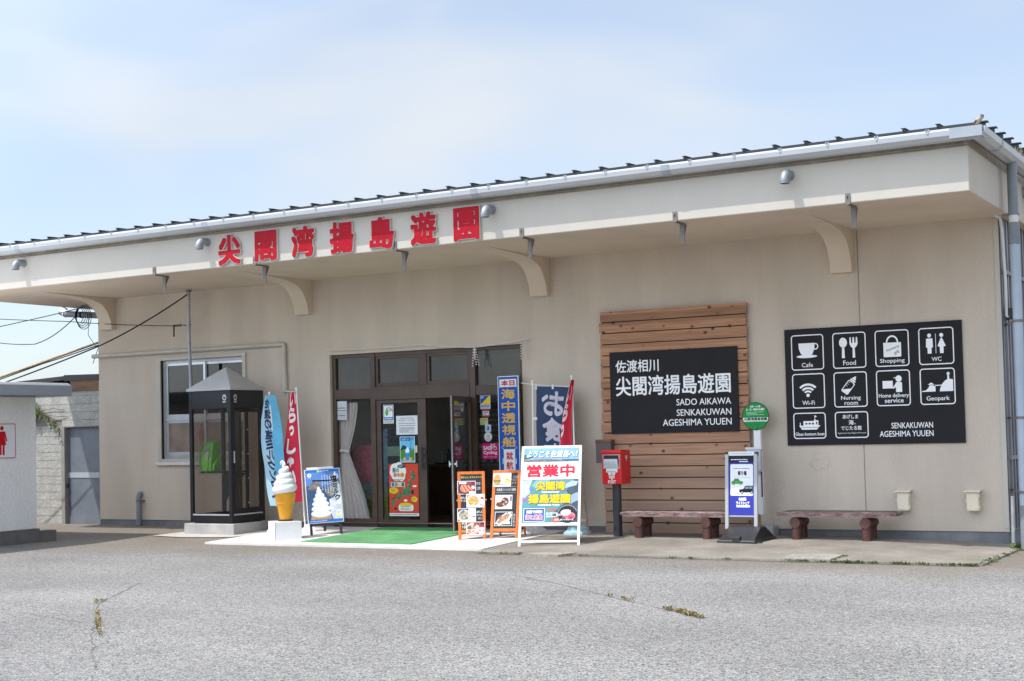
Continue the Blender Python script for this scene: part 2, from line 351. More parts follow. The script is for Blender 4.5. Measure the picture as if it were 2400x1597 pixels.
def WALLT(x, y, z, rotz=0., tilt=0.):    # (u,v,w) on an upright surface facing -Y, moved to (x,y,z); tilt leans it back
    return Matrix.Translation((x, y, z)) @ Matrix.Rotation(rotz, 4, 'Z') @ Matrix.Rotation(-tilt, 4, 'X') @ Matrix(((1, 0, 0, 0), (0, 0, -1, 0), (0, 1, 0, 0), (0, 0, 0, 1)))

def obj(name, mb, parent=None, smooth=None, bevel=0., world=False, label=None):
    me = bpy.data.meshes.new(name)
    vs_ = mb.v
    if world and parent is not None:
        o = parent; mtx = Matrix()
        while o is not None: mtx = Matrix.Translation(o.location) @ Matrix.Rotation(o.rotation_euler[2], 4, 'Z') @ mtx; o = o.parent
        inv = mtx.inverted(); vs_ = [inv @ v for v in vs_]
    me.from_pydata([tuple(v) for v in vs_], [], mb.f)
    for m in mb.mats: me.materials.append(m)
    me.polygons.foreach_set('material_index', mb.m)
    if smooth:
        me.polygons.foreach_set('use_smooth', [True]*len(me.polygons)); me.set_sharp_from_angle(angle=R(smooth))
    me.update()
    ob = bpy.data.objects.new(name, me); COL.objects.link(ob)
    if parent is not None: ob.parent = parent
    if bevel:
        bv = ob.modifiers.new('bevel', 'BEVEL'); bv.width = bevel; bv.segments = 2; bv.limit_method = 'ANGLE'; bv.angle_limit = R(40)
    if label: ob['label'] = label
    return ob
def tag(o, label, cat, group=None):
    o['label'] = label; o['category'] = cat
    if group: o['group'] = group
    return o
def thing(name, label, cat, loc=(0, 0, 0), rotz=0, group=None):
    o = bpy.data.objects.new(name, None); COL.objects.link(o); o.location = loc; o.rotation_euler = (0, 0, rotz)
    o.empty_display_size = .1
    return tag(o, label, cat, group)
def struct(name, mb, smooth=None):
    o = obj(name, mb, None, smooth); o['kind'] = 'structure'; return o
def dup_part(src, parent, loc=None):
    c = src.copy(); COL.objects.link(c); c.parent = parent
    if loc is not None: c.location = loc
    for ch in src.children:
        d = ch.copy(); COL.objects.link(d); d.parent = c
    return c

XS = [-23, -19.8, -17.8, -9.5, -7.2, -5.4, -4.4, -3.7, 0]; ZS = [-.12, -.122, -.12, -.115, -.12, -.135, -.17, -.2, -.22]
def ground(x, y):
    x = max(-23, min(0, x)); z = ZS[-1]
    for i in range(len(XS)-1):
        if XS[i] <= x <= XS[i+1]:
            t = (x-XS[i])/(XS[i+1]-XS[i]); z = ZS[i]*(1-t)+ZS[i+1]*t; break
    t = max(0, min(1, -y/2.7))
    return z*(1-t)-.2*t-max(0, -y-2.7)*.004

# ================================================================== SETTING
def asphalt_mat():
    m = bpy.data.materials.new('weathered_asphalt'); m.use_nodes = True; t = m.node_tree; b = t.nodes['Principled BSDF']; n_ = t.nodes.new; l = t.links.new
    b.inputs['Roughness'].default_value = .9; b.inputs['Specular IOR Level'].default_value = .2
    co = n_('ShaderNodeTexCoord')
    v = n_('ShaderNodeTexVoronoi'); v.inputs['Scale'].default_value = 70; v.inputs['Randomness'].default_value = 1; l(co.outputs['Object'], v.inputs['Vector'])
    sp = n_('ShaderNodeSeparateColor'); l(v.outputs['Color'], sp.inputs[0])
    ra = n_('ShaderNodeValToRGB'); e = ra.color_ramp.elements
    e[0].position = 0; e[0].color = (.10, .10, .10, 1); e[1].position = 1; e[1].color = (.39, .38, .365, 1)
    for p, c in ((.1, (.17, .168, .163, 1)), (.2, (.262, .250, .234, 1)), (.5, (.290, .276, .257, 1)), (.85, (.322, .308, .288, 1))):
        k = e.new(p); k.color = c
    l(sp.outputs[0], ra.inputs['Fac'])
    gap = n_('ShaderNodeMapRange'); gap.inputs[1].default_value = .35; gap.inputs[2].default_value = .75; gap.inputs[3].default_value = 1.05; gap.inputs[4].default_value = .62; l(v.outputs['Distance'], gap.inputs[0])
    big = n_('ShaderNodeTexNoise'); big.inputs['Scale'].default_value = .45; big.inputs['Detail'].default_value = 5; l(co.outputs['Object'], big.inputs['Vector'])
    br = n_('ShaderNodeMapRange'); br.inputs[1].default_value = .3; br.inputs[2].default_value = .7; br.inputs[3].default_value = .92; br.inputs[4].default_value = 1.05; l(big.outputs['Fac'], br.inputs[0])
    mid = n_('ShaderNodeTexNoise'); mid.inputs['Scale'].default_value = 14; mid.inputs['Detail'].default_value = 4; mid.inputs['Roughness'].default_value = .7; l(co.outputs['Object'], mid.inputs['Vector'])
    mr = n_('ShaderNodeMapRange'); mr.inputs[1].default_value = .3; mr.inputs[2].default_value = .7; mr.inputs[3].default_value = .86; mr.inputs[4].default_value = 1.12; l(mid.outputs['Fac'], mr.inputs[0])
    m1 = n_('ShaderNodeMath'); m1.operation = 'MULTIPLY'; l(gap.outputs[0], m1.inputs[0]); l(br.outputs[0], m1.inputs[1])
    m2 = n_('ShaderNodeMath'); m2.operation = 'MULTIPLY'; l(m1.outputs[0], m2.inputs[0]); l(mr.outputs[0], m2.inputs[1])
    mx = n_('ShaderNodeMixRGB'); mx.blend_type = 'MULTIPLY'; mx.inputs[0].default_value = 1; l(ra.outputs[0], mx.inputs[1]); l(m2.outputs[0], mx.inputs[2])
    # brown dirt and worn old paving towards the building
    s = n_('ShaderNodeSeparateXYZ'); l(co.outputs['Object'], s.inputs[0])
    dn = n_('ShaderNodeTexNoise'); dn.inputs['Scale'].default_value = .7; dn.inputs['Detail'].default_value = 6; dn.inputs['Roughness'].default_value = .6; l(co.outputs['Object'], dn.inputs['Vector'])
    ad = n_('ShaderNodeMath'); ad.operation = 'MULTIPLY_ADD'; ad.inputs[1].default_value = 3.2; l(dn.outputs['Fac'], ad.inputs[0]); l(s.outputs['Y'], ad.inputs[2])
    dm = n_('ShaderNodeMapRange'); dm.inputs[1].default_value = -2.6; dm.inputs[2].default_value = -.9; dm.inputs[3].default_value = 0; dm.inputs[4].default_value = .72; l(ad.outputs[0], dm.inputs[0])
    db = n_('ShaderNodeMixRGB'); db.inputs[2].default_value = (.215, .18, .14, 1); l(dm.outputs[0], db.inputs[0]); l(mx.outputs[0], db.inputs[1])
    fg = n_('ShaderNodeMixRGB'); fg.blend_type = 'MULTIPLY'; fg.inputs[0].default_value = .5; l(db.outputs[0], fg.inputs[1]); l(m2.outputs[0], fg.inputs[2])
    l(fg.outputs[0], b.inputs['Base Color'])
    tr_ = n_('ShaderNodeMapping'); tr_.inputs['Rotation'].default_value = (0, 0, R(-24)); tr_.inputs['Scale'].default_value = (.3, .7, 1); l(co.outputs['Object'], tr_.inputs[0])
    tn = n_('ShaderNodeTexNoise'); tn.inputs['Scale'].default_value = 1.1; tn.inputs['Detail'].default_value = 4; tn.inputs['Roughness'].default_value = .55; l(tr_.outputs[0], tn.inputs['Vector'])
    tm = n_('ShaderNodeMapRange'); tm.inputs[1].default_value = .35; tm.inputs[2].default_value = .65; tm.inputs[3].default_value = .9; tm.inputs[4].default_value = 1.07; l(tn.outputs['Fac'], tm.inputs[0])
    st = n_('ShaderNodeTexNoise'); st.inputs['Scale'].default_value = 1.7; st.inputs['Detail'].default_value = 3; l(co.outputs['Object'], st.inputs['Vector'])
    sm = n_('ShaderNodeMapRange'); sm.inputs[1].default_value = .66; sm.inputs[2].default_value = .78; sm.inputs[3].default_value = 1; sm.inputs[4].default_value = .86; l(st.outputs['Fac'], sm.inputs[0])
    tt = n_('ShaderNodeMath'); tt.operation = 'MULTIPLY'; l(tm.outputs[0], tt.inputs[0]); l(sm.outputs[0], tt.inputs[1])
    tx_ = n_('ShaderNodeMixRGB'); tx_.blend_type = 'MULTIPLY'; tx_.inputs[0].default_value = 1; l(fg.outputs[0], tx_.inputs[1]); l(tt.outputs[0], tx_.inputs[2]); l(tx_.outputs[0], b.inputs['Base Color'])
    bp = n_('ShaderNodeBump'); bp.inputs['Strength'].default_value = .6; bp.inputs['Distance'].default_value = .005; bp.invert = True
    l(v.outputs['Distance'], bp.inputs['Height']); l(bp.outputs[0], b.inputs['Normal'])
    return m
ASPH = asphalt_mat()
def apron_mat():
    m = M('worn_concrete_pavement', (.26, .22, .175), .9, noise=(1.3, .25, (.34, .31, .265)), bump=(70, .5, .005), noise2=(48, .4))
    return m
APR = apron_mat()

gm = MB(); gx = [-3000, -400, -60, -23]+XS[1:-1]+[0, 12, 60, 400, 3000]; gy = [-3000, -400, -80, -30, -14, -8, -5, -2.7, -1.35, 0, 30, 3000]
gx = sorted(set(gx))
gv = [(x, y, ground(x, max(y, -60))) for y in gy for x in gx]; nx = len(gx)
gm.add(gv, [(j*nx+i, j*nx+i+1, (j+1)*nx+i+1, (j+1)*nx+i) for j in range(len(gy)-1) for i in range(nx-1)], ASPH)
struct('ground', gm)

def sheet(pts, mat, dz, mb=None, div=14):   # a sheet that follows the ground
    mb = mb or MB()
    for q in pts: pass
    mb.poly([(x, y, ground(x, y)+dz) for x, y in pts], mat); return mb
def rect_sheet(x0, y0, x1, y1, mat, dz, mb=None, dx=.0):
    mb = mb or MB(); xs = sorted(set([x0, x1]+[x for x in XS if x0 < x < x1])); ys = sorted(set([y0, y1]+[y for y in (-2.7, -1.8, -.9) if y0 < y < y1]))
    n = len(xs)
    v = [(x, y, ground(x, y)+dz) for y in ys for x in xs]
    mb.add(v, [(j*n+i, j*n+i+1, (j+1)*n+i+1, (j+1)*n+i) for j in range(len(ys)-1) for i in range(n-1)], mat)
    # front and side edges of the slab
    for a, b in zip(xs, xs[1:]): mb.poly([(a, y0, ground(a, y0)-.05), (b, y0, ground(b, y0)-.05), (b, y0, ground(b, y0)+dz), (a, y0, ground(a, y0)+dz)], mat)
    for xx in (x0, x1):
        for a, b in zip(ys, ys[1:]): mb.poly([(xx, a, ground(xx, a)-.05), (xx, b, ground(xx, b)-.05), (xx, b, ground(xx, b)+dz), (xx, a, ground(xx, a)+dz)], mat)
    return mb
struct('pavement', rect_sheet(-10.08, -2.74, -3.47, 0.02, APR, .022))
SLABW = M('white_entrance_slab', (.70, .68, .65), .8, noise=(2.5, .08), bump=(60, .15, .003), noise2=(1.9, .22))
struct('entrance_path', rect_sheet(-15.05, -2.47, -10.1, .02, SLABW, .030))
CONC_SHEET = M('pale_concrete_footing', (.46, .43, .39), .9, noise=(3, .15), bump=(60, .2, .003))
fm = MB(); fp = [(-16.95, -1.62), (-16.2, -1.75), (-15.3, -1.62), (-15.1, -1.2), (-15.1, -.5), (-16.8, -.7)]
fm.poly([(x, y, ground(x, y)+.012) for x, y in fp], CONC_SHEET); struct('booth_footing_path', fm)
MATG = M('green_turf', (.115, .33, .13), .95, noise=(4, .15), bump=(220, .6, .006), noise2=(1.6, .3))
mg = rect_sheet(-13.42, -2.19, -11.44, -.03, MATG, .042)
tag(obj('door_mat', mg), 'green artificial turf mat on the white slab before the entrance', 'mat')

# thin cracks and the seam of the asphalt: dark soil lines 4 mm above the ground
SOIL = M('crack_soil', (.155, .14, .12), .95, noise=(20, .4))
def crack(pts, wd, seed):
    rnd = random.Random(seed); mb = MB(); ps = []
    for (a, b), (c, d) in zip(pts, pts[1:]):
        n = max(2, int(math.hypot(c-a, d-b)/.12))
        for i in range(n): t = i/n; ps.append((a+(c-a)*t+rnd.uniform(-.018, .018), b+(d-b)*t+rnd.uniform(-.018, .018)))
    ps.append(pts[-1])
    for p, q in zip(ps, ps[1:]):
        d = Vector((q[0]-p[0], q[1]-p[1])).normalized(); r = Vector((-d.y, d.x))*wd*rnd.uniform(.35, .7)
        mb.poly([(p[0]-r.x, p[1]-r.y, ground(*p)+.004), (q[0]-r.x, q[1]-r.y, ground(*q)+.004), (q[0]+r.x, q[1]+r.y, ground(*q)+.004), (p[0]+r.x, p[1]+r.y, ground(*p)+.004)], SOIL)
    return mb
ck = crack([(-11.9, -7.0), (-10.9, -8.6), (-9.2, -10.3), (-7.9, -11.5)], .009, 3)
c2 = crack([(-8.2, -5.0), (-7.3, -5.6), (-6.1, -6.58), (-4.74, -7.64)], .009, 4)
c3 = crack([(-11.9, -9.9), (-10.9, -9.45), (-9.9, -9.75)], .008, 5)
c4 = crack([(-11.1, -8.35), (-10.6, -8.1)], .008, 6)
c5 = crack([(-10.0, -2.765), (-8, -2.765), (-5.5, -2.765), (-3.5, -2.765)], .08, 8)
for c in (c2, c3, c4, c5):
    b = len(ck.v); ck.v += c.v; ck.f += [[k+b for k in f] for f in c.f]; ck.m += c.m
struct('ground_cracks', ck)

# small plants, nobody could count them
def leaf_bm(spots, mats, seed, h=(.012, .04)):
    rnd = random.Random(seed); mb = MB()
    for x, y, r, n in spots:
        for _ in range(n):
            a = rnd.uniform(0, 2*math.pi); q = r*math.sqrt(rnd.random()); px, py = x+q*math.cos(a), y+q*math.sin(a)*.6
            z = ground(px, py)+.004; hh = rnd.uniform(*h); b = rnd.uniform(0, 2*math.pi); l = hh*rnd.uniform(.5, 1.2); wd = hh*.22
            d = Vector((math.cos(b), math.sin(b))); s_ = Vector((-d.y, d.x))*wd
            m = rnd.choice(mats)
            mid = (px+d.x*l*.5, py+d.y*l*.5, z+hh*.8); tip = (px+d.x*l, py+d.y*l, z+hh*rnd.uniform(.5, 1.1))
            mb.add([(px, py, z), (mid[0]+s_.x, mid[1]+s_.y, mid[2]), tip, (mid[0]-s_.x, mid[1]-s_.y, mid[2])], [(0, 1, 2, 3)], m)
    return mb
LF1 = M('weed_green', (.065, .11, .03), .7, noise=(9, .3)); LF2 = M('weed_olive', (.13, .15, .04), .7, noise=(9, .3)); LF3 = M('dry_grass', (.30, .22, .10), .8, noise=(9, .3))
LF4 = M('moss', (.09, .11, .025), .9, noise=(9, .3))
rnd = random.Random(11); sp = []
for k in range(46):
    x = rnd.uniform(-5.15, -3.55); sp.append((x, -2.78+rnd.uniform(-.03, .02), .045, 13))
for k in range(26):
    t = rnd.random(); sp.append((-3.5+rnd.uniform(-.03, .06), -2.7+2.2*t, .05, 14))
for x in (-8.7, -8.62, -8.4, -9.35, -9.45, -9.6, -9.9, -7.2, -6.9, -6.85, -6.4, -5.75, -5.6, -5.5): sp.append((x+rnd.uniform(-.05, .05), -2.79, .07, 18))
o = obj('weeds', leaf_bm(sp, [LF1, LF1, LF2, LF4], 12)); o['kind'] = 'stuff'; o['label'] = 'low green weeds growing along the pavement edge'
sp = []
for k in range(26):
    t = rnd.random(); sp.append((-11.0+1.95*t, -8.53-1.82*t, .03, 7))
for k in range(4): sp.append((-10.98+rnd.uniform(-.06, .06), -8.5+rnd.uniform(-.05, .05), .03, 7))
for k in range(34):
    t = rnd.random(); sp.append((-5.35+.6*t+rnd.uniform(-.02, .02), -7.15-.5*t+rnd.uniform(-.02, .02), .04, 12))
for k in range(8):
    t = rnd.random(); sp.append((-6.3+.5*t, -6.42-.37*t, .03, 8))
o = obj('dry_grass', leaf_bm(sp, [LF3, LF3, LF2], 13, (.015, .04))); o['kind'] = 'stuff'; o['label'] = 'dry grass tufts in the asphalt cracks'

# concrete lids in the pavement edge
def lid(pts, label):
    mb = MB(); n = len(pts)
    mb.add([(x, y, ground(x, y)-.03) for x, y in pts]+[(x, y, ground(x, y)+.035) for x, y in pts], [tuple(range(n, 2*n))]+[(k, (k+1) % n, n+(k+1) % n, n+k) for k in range(n)], M('drain_cover_concrete', (.33, .30, .26), .9, noise=(6, .25), bump=(70, .3, .004), noise2=(40, .3)))
    return tag(obj('drain_cover', mb), label, 'drain cover', 'concrete drain covers')
lid([(-9.2, -2.98), (-8.66, -2.97), (-8.56, -2.65), (-9.0, -2.68)], 'pale concrete drain cover at the pavement corner beyond the framed open sign')
lid([(-5.82, -2.72), (-5.2, -2.72), (-5.2, -2.2), (-5.82, -2.2)], 'concrete drain cover with mossy joints before the right bench')
ms = []
rnd = random.Random(5)
for k in range(40):
    t = rnd.random(); ms += [(-5.85+.7*t, -2.18, .04, 14)]
    if k % 2: ms += [(-5.17, -2.72+.52*t, .03, 10), (-5.6+.5*t, -2.76, .03, 8)]
o = obj('moss', leaf_bm(ms, [LF4, LF2, LF1], 15, (.01, .03))); o['kind'] = 'stuff'; o['label'] = 'moss in the joints of the drain cover'

# ================================================================== MAIN BUILDING
LX, RX = -19.83, -3.70
bld = thing('shop_building', 'long low beige stucco shop with deep eave and dark ribbed roof', 'building', (-11.8, 0, -.2))
def grid_wall(xs, zs, holes, yf, yb, mat, mb):
    xs = sorted(set(xs+[h[0] for h in holes]+[h[1] for h in holes])); zs = sorted(set(zs+[h[2] for h in holes]+[h[3] for h in holes]))
    ins = lambda x, z: any(h[0] < x < h[1] and h[2] < z < h[3] for h in holes)
    for x0, x1 in zip(xs, xs[1:]):
        for z0, z1 in zip(zs, zs[1:]):
            if ins((x0+x1)/2, (z0+z1)/2): continue
            mb.poly([(x0, yf, z0), (x1, yf, z0), (x1, yf, z1), (x0, yf, z1)], mat); mb.poly([(x0, yb, z0), (x0, yb, z1), (x1, yb, z1), (x1, yb, z0)], mat)
    for x0, x1, z0, z1 in holes:
        mb.poly([(x0, yf, z0), (x0, yb, z0), (x0, yb, z1), (x0, yf, z1)], mat); mb.poly([(x1, yf, z0), (x1, yf, z1), (x1, yb, z1), (x1, yb, z0)], mat)
        mb.poly([(x0, yf, z1), (x0, yb, z1), (x1, yb, z1), (x1, yf, z1)], mat); mb.poly([(x0, yf, z0), (x1, yf, z0), (x1, yb, z0), (x0, yb, z0)], mat)
DOOR = (-14.49, -10.81, -.19, 2.755); WIN = (-18.27, -16.36, 1.07, 2.83)
mb = MB()
grid_wall([LX, RX], [-.02, 4.03], [(DOOR[0], DOOR[1], -.02, DOOR[3]), WIN], 0, .2, STUCCO, mb)
mb.box(LX, .2, -.02, LX+.2, 10, 4.02, STUCCO); mb.box(LX+.2, 9.8, -.02, RX-.2, 10, 4.02, STUCCO)
mb.box(RX-.2, .2, -.02, RX, 10, 4.02, STUCCO)
mb.box(RX-.06, -.012, .03, RX, 0, 4.02, STUCCO_SMOOTH)
obj('wall', mb, bld, world=True)
JOINT = M('dark_joint', (.26, .24, .21), .9, noise=(8, .2))  # darker tone for the wall joint and behind the siding
mb = MB(); mb.box(-5.553, -.003, .03, -5.541, .001, 4.02, JOINT); obj('wall_joint', mb, bld, world=True)
mb = MB(); mb.box(LX+.02, .015, -.5, DOOR[0], .21, .03, CONC); mb.box(DOOR[1], .015, -.5, RX-.02, .21, .03, CONC)
mb.box(LX+.03, .21, -.5, LX+.18, 9.9, -.02, CONC); mb.box(RX-.18, .21, -.5, RX-.03, 9.9, -.02, CONC); mb.box(DOOR[0], .05, -.5, DOOR[1], .21, -.09, CONC)
obj('foundation', mb, bld, world=True)
# corrugated metal cladding on the right end wall
CLAD = M('grey_metal_cladding', (.20, .20, .22), .5, .3, noise=(5, .35), stretch=(1, 1, .3))
mb = MB(); y = .03; k = 0
while y < 9.8:
    mb.box(RX-.01, y, .0, RX+(.035 if k % 2 else .012), y+(.07 if k % 2 else .11), 4.02, CLAD); y += (.07 if k % 2 else .11); k += 1
for z in (.9, 3.3): mb.box(RX, .05, z, RX+.05, 9.8, z+.05, CLAD)
obj('cladding', mb, bld, world=True)
# eave slab
FX0, FX1, FY = -21.32, -3.54, -2.365
mb = MB()
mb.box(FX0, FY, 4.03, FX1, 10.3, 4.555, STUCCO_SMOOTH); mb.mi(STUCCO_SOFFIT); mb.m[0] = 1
obj('eave', mb, bld, world=True, bevel=.012)
TRIM = M('stained_trim_board', (.68, .61, .51), .8, noise=(2.2, .25, '#d8cdb8'), noise2=(5, .25), stretch=(1, 1, .25))
mb = MB(); mb.box(FX0+.05, FY+.05, 4.555, FX1-.05, 10.2, 4.70, TRIM)
mb.box(FX0+.02, FY+.02, 4.575, FX1-.02, FY+.05, 4.585, TRIM)
obj('trim_board', mb, bld, world=True)
# roof with standing ribs
mb = MB(); RF0 = FY-.08; sl = math.tan(R(2.2))
zr = lambda y: 4.792+(y-RF0)*sl
mb.add([(FX0-.1, RF0, 4.70), (FX1+.1, RF0, 4.70), (FX1+.1, 10.4, zr(10.4)-.08), (FX0-.1, 10.4, zr(10.4)-.08), (FX0-.1, RF0, zr(RF0)), (FX1+.1, RF0, zr(RF0)), (FX1+.1, 10.4, zr(10.4)), (FX0-.1, 10.4, zr(10.4))],
       [(0, 3, 2, 1), (4, 5, 6, 7), (0, 1, 5, 4), (1, 2, 6, 5), (2, 3, 7, 6), (3, 0, 4, 7)], ROOFM)
x = FX0+.18
while x < FX1:
    for ya, yb, wx, h0, h1 in ((RF0-.02, 10.4, .024, 0, .024), (RF0-.03, 10.4, .05, .024, .031)):
        mb.add([(x-wx/2, ya, zr(ya)+h0), (x+wx/2, ya, zr(ya)+h0), (x+wx/2, yb, zr(yb)+h0), (x-wx/2, yb, zr(yb)+h0), (x-wx/2, ya, zr(ya)+h1), (x+wx/2, ya, zr(ya)+h1), (x+wx/2, yb, zr(yb)+h1), (x-wx/2, yb, zr(yb)+h1)],
               [(0, 3, 2, 1), (4, 5, 6, 7), (0, 1, 5, 4), (1, 2, 6, 5), (2, 3, 7, 6), (3, 0, 4, 7)], ROOFM)
    x += .393
for k in range(24):
    y = FY+.3+k*.5; mb.box(FX1+.05, y, zr(y), FX1+.14, y+.04, zr(y)+.05, ROOFM); mb.box(FX1+.02, y-.03, zr(y)+.05, FX1+.17, y+.07, zr(y)+.062, ROOFM)
obj('roof', mb, bld, world=True)
# gutter
gp = [(-.0, .085), (.0, .0), (-.05, -.022), (-.125, -.012), (-.178, .03), (-.188, .098), (-.172, .104), (-.166, .04), (-.12, .004), (-.05, -.006), (-.014, .01), (-.014, .085)]
mb = MB(); gy0, gz0 = FY-.052, 4.617
prof = [(gy0+a, gz0+b) for a, b in gp]
mb.prism(prof, 'x', FX0-.1, FX1+.16, GUTTER)
profx = [(FX1+.052-a, gz0+b) for a, b in gp]
mb.prism(profx, 'y', FY-.2, 10.2, GUTTER)
mb.box(FX0-.1, gy0-.187, gz0+.084, FX1+.2, gy0-.166, gz0+.108, WHITE)  # whiter lip strip: sun on the top edge put into the colour
for x in (-20.3, -19.0, -14.85, -10.02, -7.2):
    mb.prism([(gy0+a*1.04+.004, gz0+b*1.04-.005) for a, b in gp[:6]]+[(gy0-.0, gz0+.1)], 'x', x-.055, x+.055, GUTJ)
mb.box(FX1-.15, gy0-.193, gz0-.012, FX1+.21, gy0+.0, gz0+.106, GUTJ)
mb.prism([(FX1+.052-a*1.04-.004, gz0+b*1.04-.005) for a, b in gp[:6]]+[(FX1+.052, gz0+.1)], 'y', FY+.75, FY+.83, GUTJ)
gut = obj('gutter', mb, bld, world=True)
hk = MB(); hk.box(-.022, -.03, 0, -.014, .03, .018, STEEL); hk.box(.014, -.03, 0, .022, .03, .018, STEEL); hk.box(-.022, -.03, .018, .022, .03, .024, STEEL); hk.box(-.012, -.026, -.03, .012, -.021, 0, GUTJ)
h0 = None; x = -20.9
for k in range(30):
    if x > FX1-.1: break
    loc = (x+11.8, gy0-.165, gz0+.1+.2)
    if h0 is None: h0 = obj('gutter_hook', hk, gut); h0.location = loc
    else: dup_part(h0, gut, loc)
    x += .585
# concrete eave brackets
bp_ = [(0, 3.455), (-.105, 3.458), (-.125, 3.6), (-.215, 3.77), (-.29, 3.85), (-.38, 3.91), (-.547, 3.96), (-.741, 3.985), (-.987, 4.004), (-1.516, 4.020), (-1.95, 4.032), (0, 4.032)]
for cx in (-5.752, -10.435, -14.985, -19.52):
    mb = MB(); mb.prism(bp_, 'x', cx-.148, cx+.148, STUCCO_SOFFIT); obj('eave_bracket', mb, bld, world=True, smooth=35)
# vent elbows on the fascia
def vent_mb():
    mb = MB(); pts = [(0, .09, .02), (0, .0, .02)]; rs = [.072, .072]
    for k in range(6): a = R(15+15*k); pts.append((0, -.0-.10*math.sin(a), .02-.10*(1-math.cos(a)))); rs.append(.072)
    pts.append((0, -.10, -.13)); rs.append(.070)
    mb.tube(pts, rs, STEEL, 14, cap=False)
    mb.tube([(0, -.10, -.07), (0, -.10, -.10)], .077, STEEL, 14); mb.tube([(0, -.10, -.120), (0, -.10, -.121)], .065, BLACK, 14)
    mb.tube([(0, .095, .02), (0, .082, .02)], .085, STEEL, 14)
    return mb
v0 = None
for x in (-5.66, -9.88, -15.0, -19.08):
    loc = (x+11.8, FY-.087, 4.425+.2)
    if v0 is None: v0 = obj('vent_elbow', vent_mb(), bld, smooth=50); v0.location = loc; v0.scale = (.78, .95, .82)
    else: dup_part(v0, bld, loc)
vs2 = obj('vent_elbow', vent_mb(), bld, smooth=50); vs2.location = (FX1+.09+11.8, .9, 4.63); vs2.rotation_euler = (0, 0, R(90))
# iron lamp hangers clipped under the fascia
def hanger_mb():
    mb = MB(); mb.box(-.03, -.012, -.01, .03, 0, .115, STEEL_D); mb.box(-.02, -.012, -.018, .02, .30, -.008, STEEL_D)
    mb.box(-.032, .21, -.27, .032, .222, -.018, STEEL_D); mb.prism([(.222, -.018), (.222, -.16), (.30, -.018)], 'x', .024, .032, STEEL_D)
    mb.box(-.007, -.016, .05, .007, -.012, .085, BLACK)
    return mb
h0 = None
for x in (-16.11, -14.06, -11.49, -9.42, -7.18, -4.95):
    loc = (x+11.8, FY-.001, 4.03+.2)
    if h0 is None: h0 = obj('lamp_hanger', hanger_mb(), bld); h0.location = loc
    else: dup_part(h0, bld, loc)
# drain pipes
mb = MB(); DPX, DPY = -3.40, -.58
PIPE = M('blue_grey_pipe', (.36, .43, .50), .4, noise=(3, .1)); PIPE_D = M('grey_pipe', (.20, .22, .24), .5, noise=(5, .15))
mb.tube([(DPX, DPY, 4.64), (DPX, DPY, 3.95)], .062, PIPE_D, 16); mb.tube([(DPX, DPY, 3.95), (DPX, DPY, 3.86)], .058, WHITE_D, 16)
mb.tube([(DPX, DPY, 3.86), (DPX, DPY, 3.70), (DPX, DPY+.03, 3.6)], .068, PIPE_D, 16)
mb.tube([(DPX, DPY+.02, 3.66), (DPX, DPY+.02, .35)], .058, PIPE, 16)
mb.tube([(DPX, DPY+.02, .35), (DPX, DPY+.02, -.19)], .064, PIPE_D, 16)
for z in (3.95, 2.62, 1.42, .5):
    mb.tube([(DPX, DPY+.02, z), (DPX, DPY+.02, z+.03)], .066, STEEL_D, 16); mb.bar((RX+.02, .12, z+.015), (DPX, DPY+.02, z+.015), .012, .025, STEEL_D) if z < 3.5 else mb.box(FX1, DPY, z, DPX, DPY+.02, z+.03, STEEL_D)
obj('drainpipe', mb, bld, smooth=50, world=True)
mb = MB(); mb.tube([(-3.66, -.02, 3.9), (-3.66, -.05, 3.98), (-3.67, -.10, 4.015), (-3.70, -.24, 4.02)], .02, WHITE_D, 8); mb.tube([(-3.66, .0, 3.9), (-3.64, .02, 3.2), (-3.65, .05, 2.75), (-3.6, .12, 2.7)], .02, WHITE_D, 8)
mb.tube([(-3.61, .1, 2.85), (-3.61, .1, 2.70)], .05, BLACK, 10)
obj('conduit', mb, bld, smooth=50, world=True)
COND = M('cream_conduit', (.50, .46, .39), .5, noise=(3, .1))
mb = MB()
mb.tube([(-19.93, -.045, 2.985), (-15.47, -.045, 2.985), (-15.425, -.045, 2.975), (-15.415, -.045, 2.93), (-15.415, -.045, 2.3)], .038, COND, 12)
mb.tube([(-15.415, -.045, 2.46), (-15.415, -.045, 2.17)], .052, COND, 12)
mb.tube([(-15.36, -.03, 2.2), (-15.36, -.03, .05)], .011, COND, 8)
obj('conduit', mb, bld, smooth=50, world=True)
mb = MB(); mb.tube([(-18.79, -.07, -.12), (-18.79, -.07, .40), (-18.79, -.06, .44), (-18.79, .01, .455)], .048, PIPE_D, 14); mb.tube([(-18.79, -.07, .31), (-18.79, -.07, .34)], .056, STEEL_D, 14); mb.box(-18.74, -.08, .315, -18.70, .01, .335, STEEL_D)
obj('standpipe', mb, bld, smooth=50, world=True)
mb = MB(); mb.tube([(-21.5, .75, 4.05), (-21.55, .7, 3.95), (-21.3, .62, 3.90), (-19.8, .6, 3.76)], .06, PIPE_D, 14); mb.tube([(-21.55, .72, 3.99), (-21.35, .63, 3.9)], .068, WHITE_D, 14)
for x in (-20.9, -20.3): mb.tube([(x, .6, 3.86-.0*x), (x+.03, .6, 3.855)], .066, BLACK, 12)
obj('drainpipe', mb, bld, smooth=50, world=True)
mb = MB()
rnd = random.Random(3)
for k in range(5):
    r = .12+.02*k; cx, cz = -20.85+.02*k, 3.84-.01*k; mb.tube([(cx+r*math.cos(t*.4), .5+.01*k, cz+r*1.15*math.sin(t*.4)) for t in range(17)], .007, BLACK, 5)
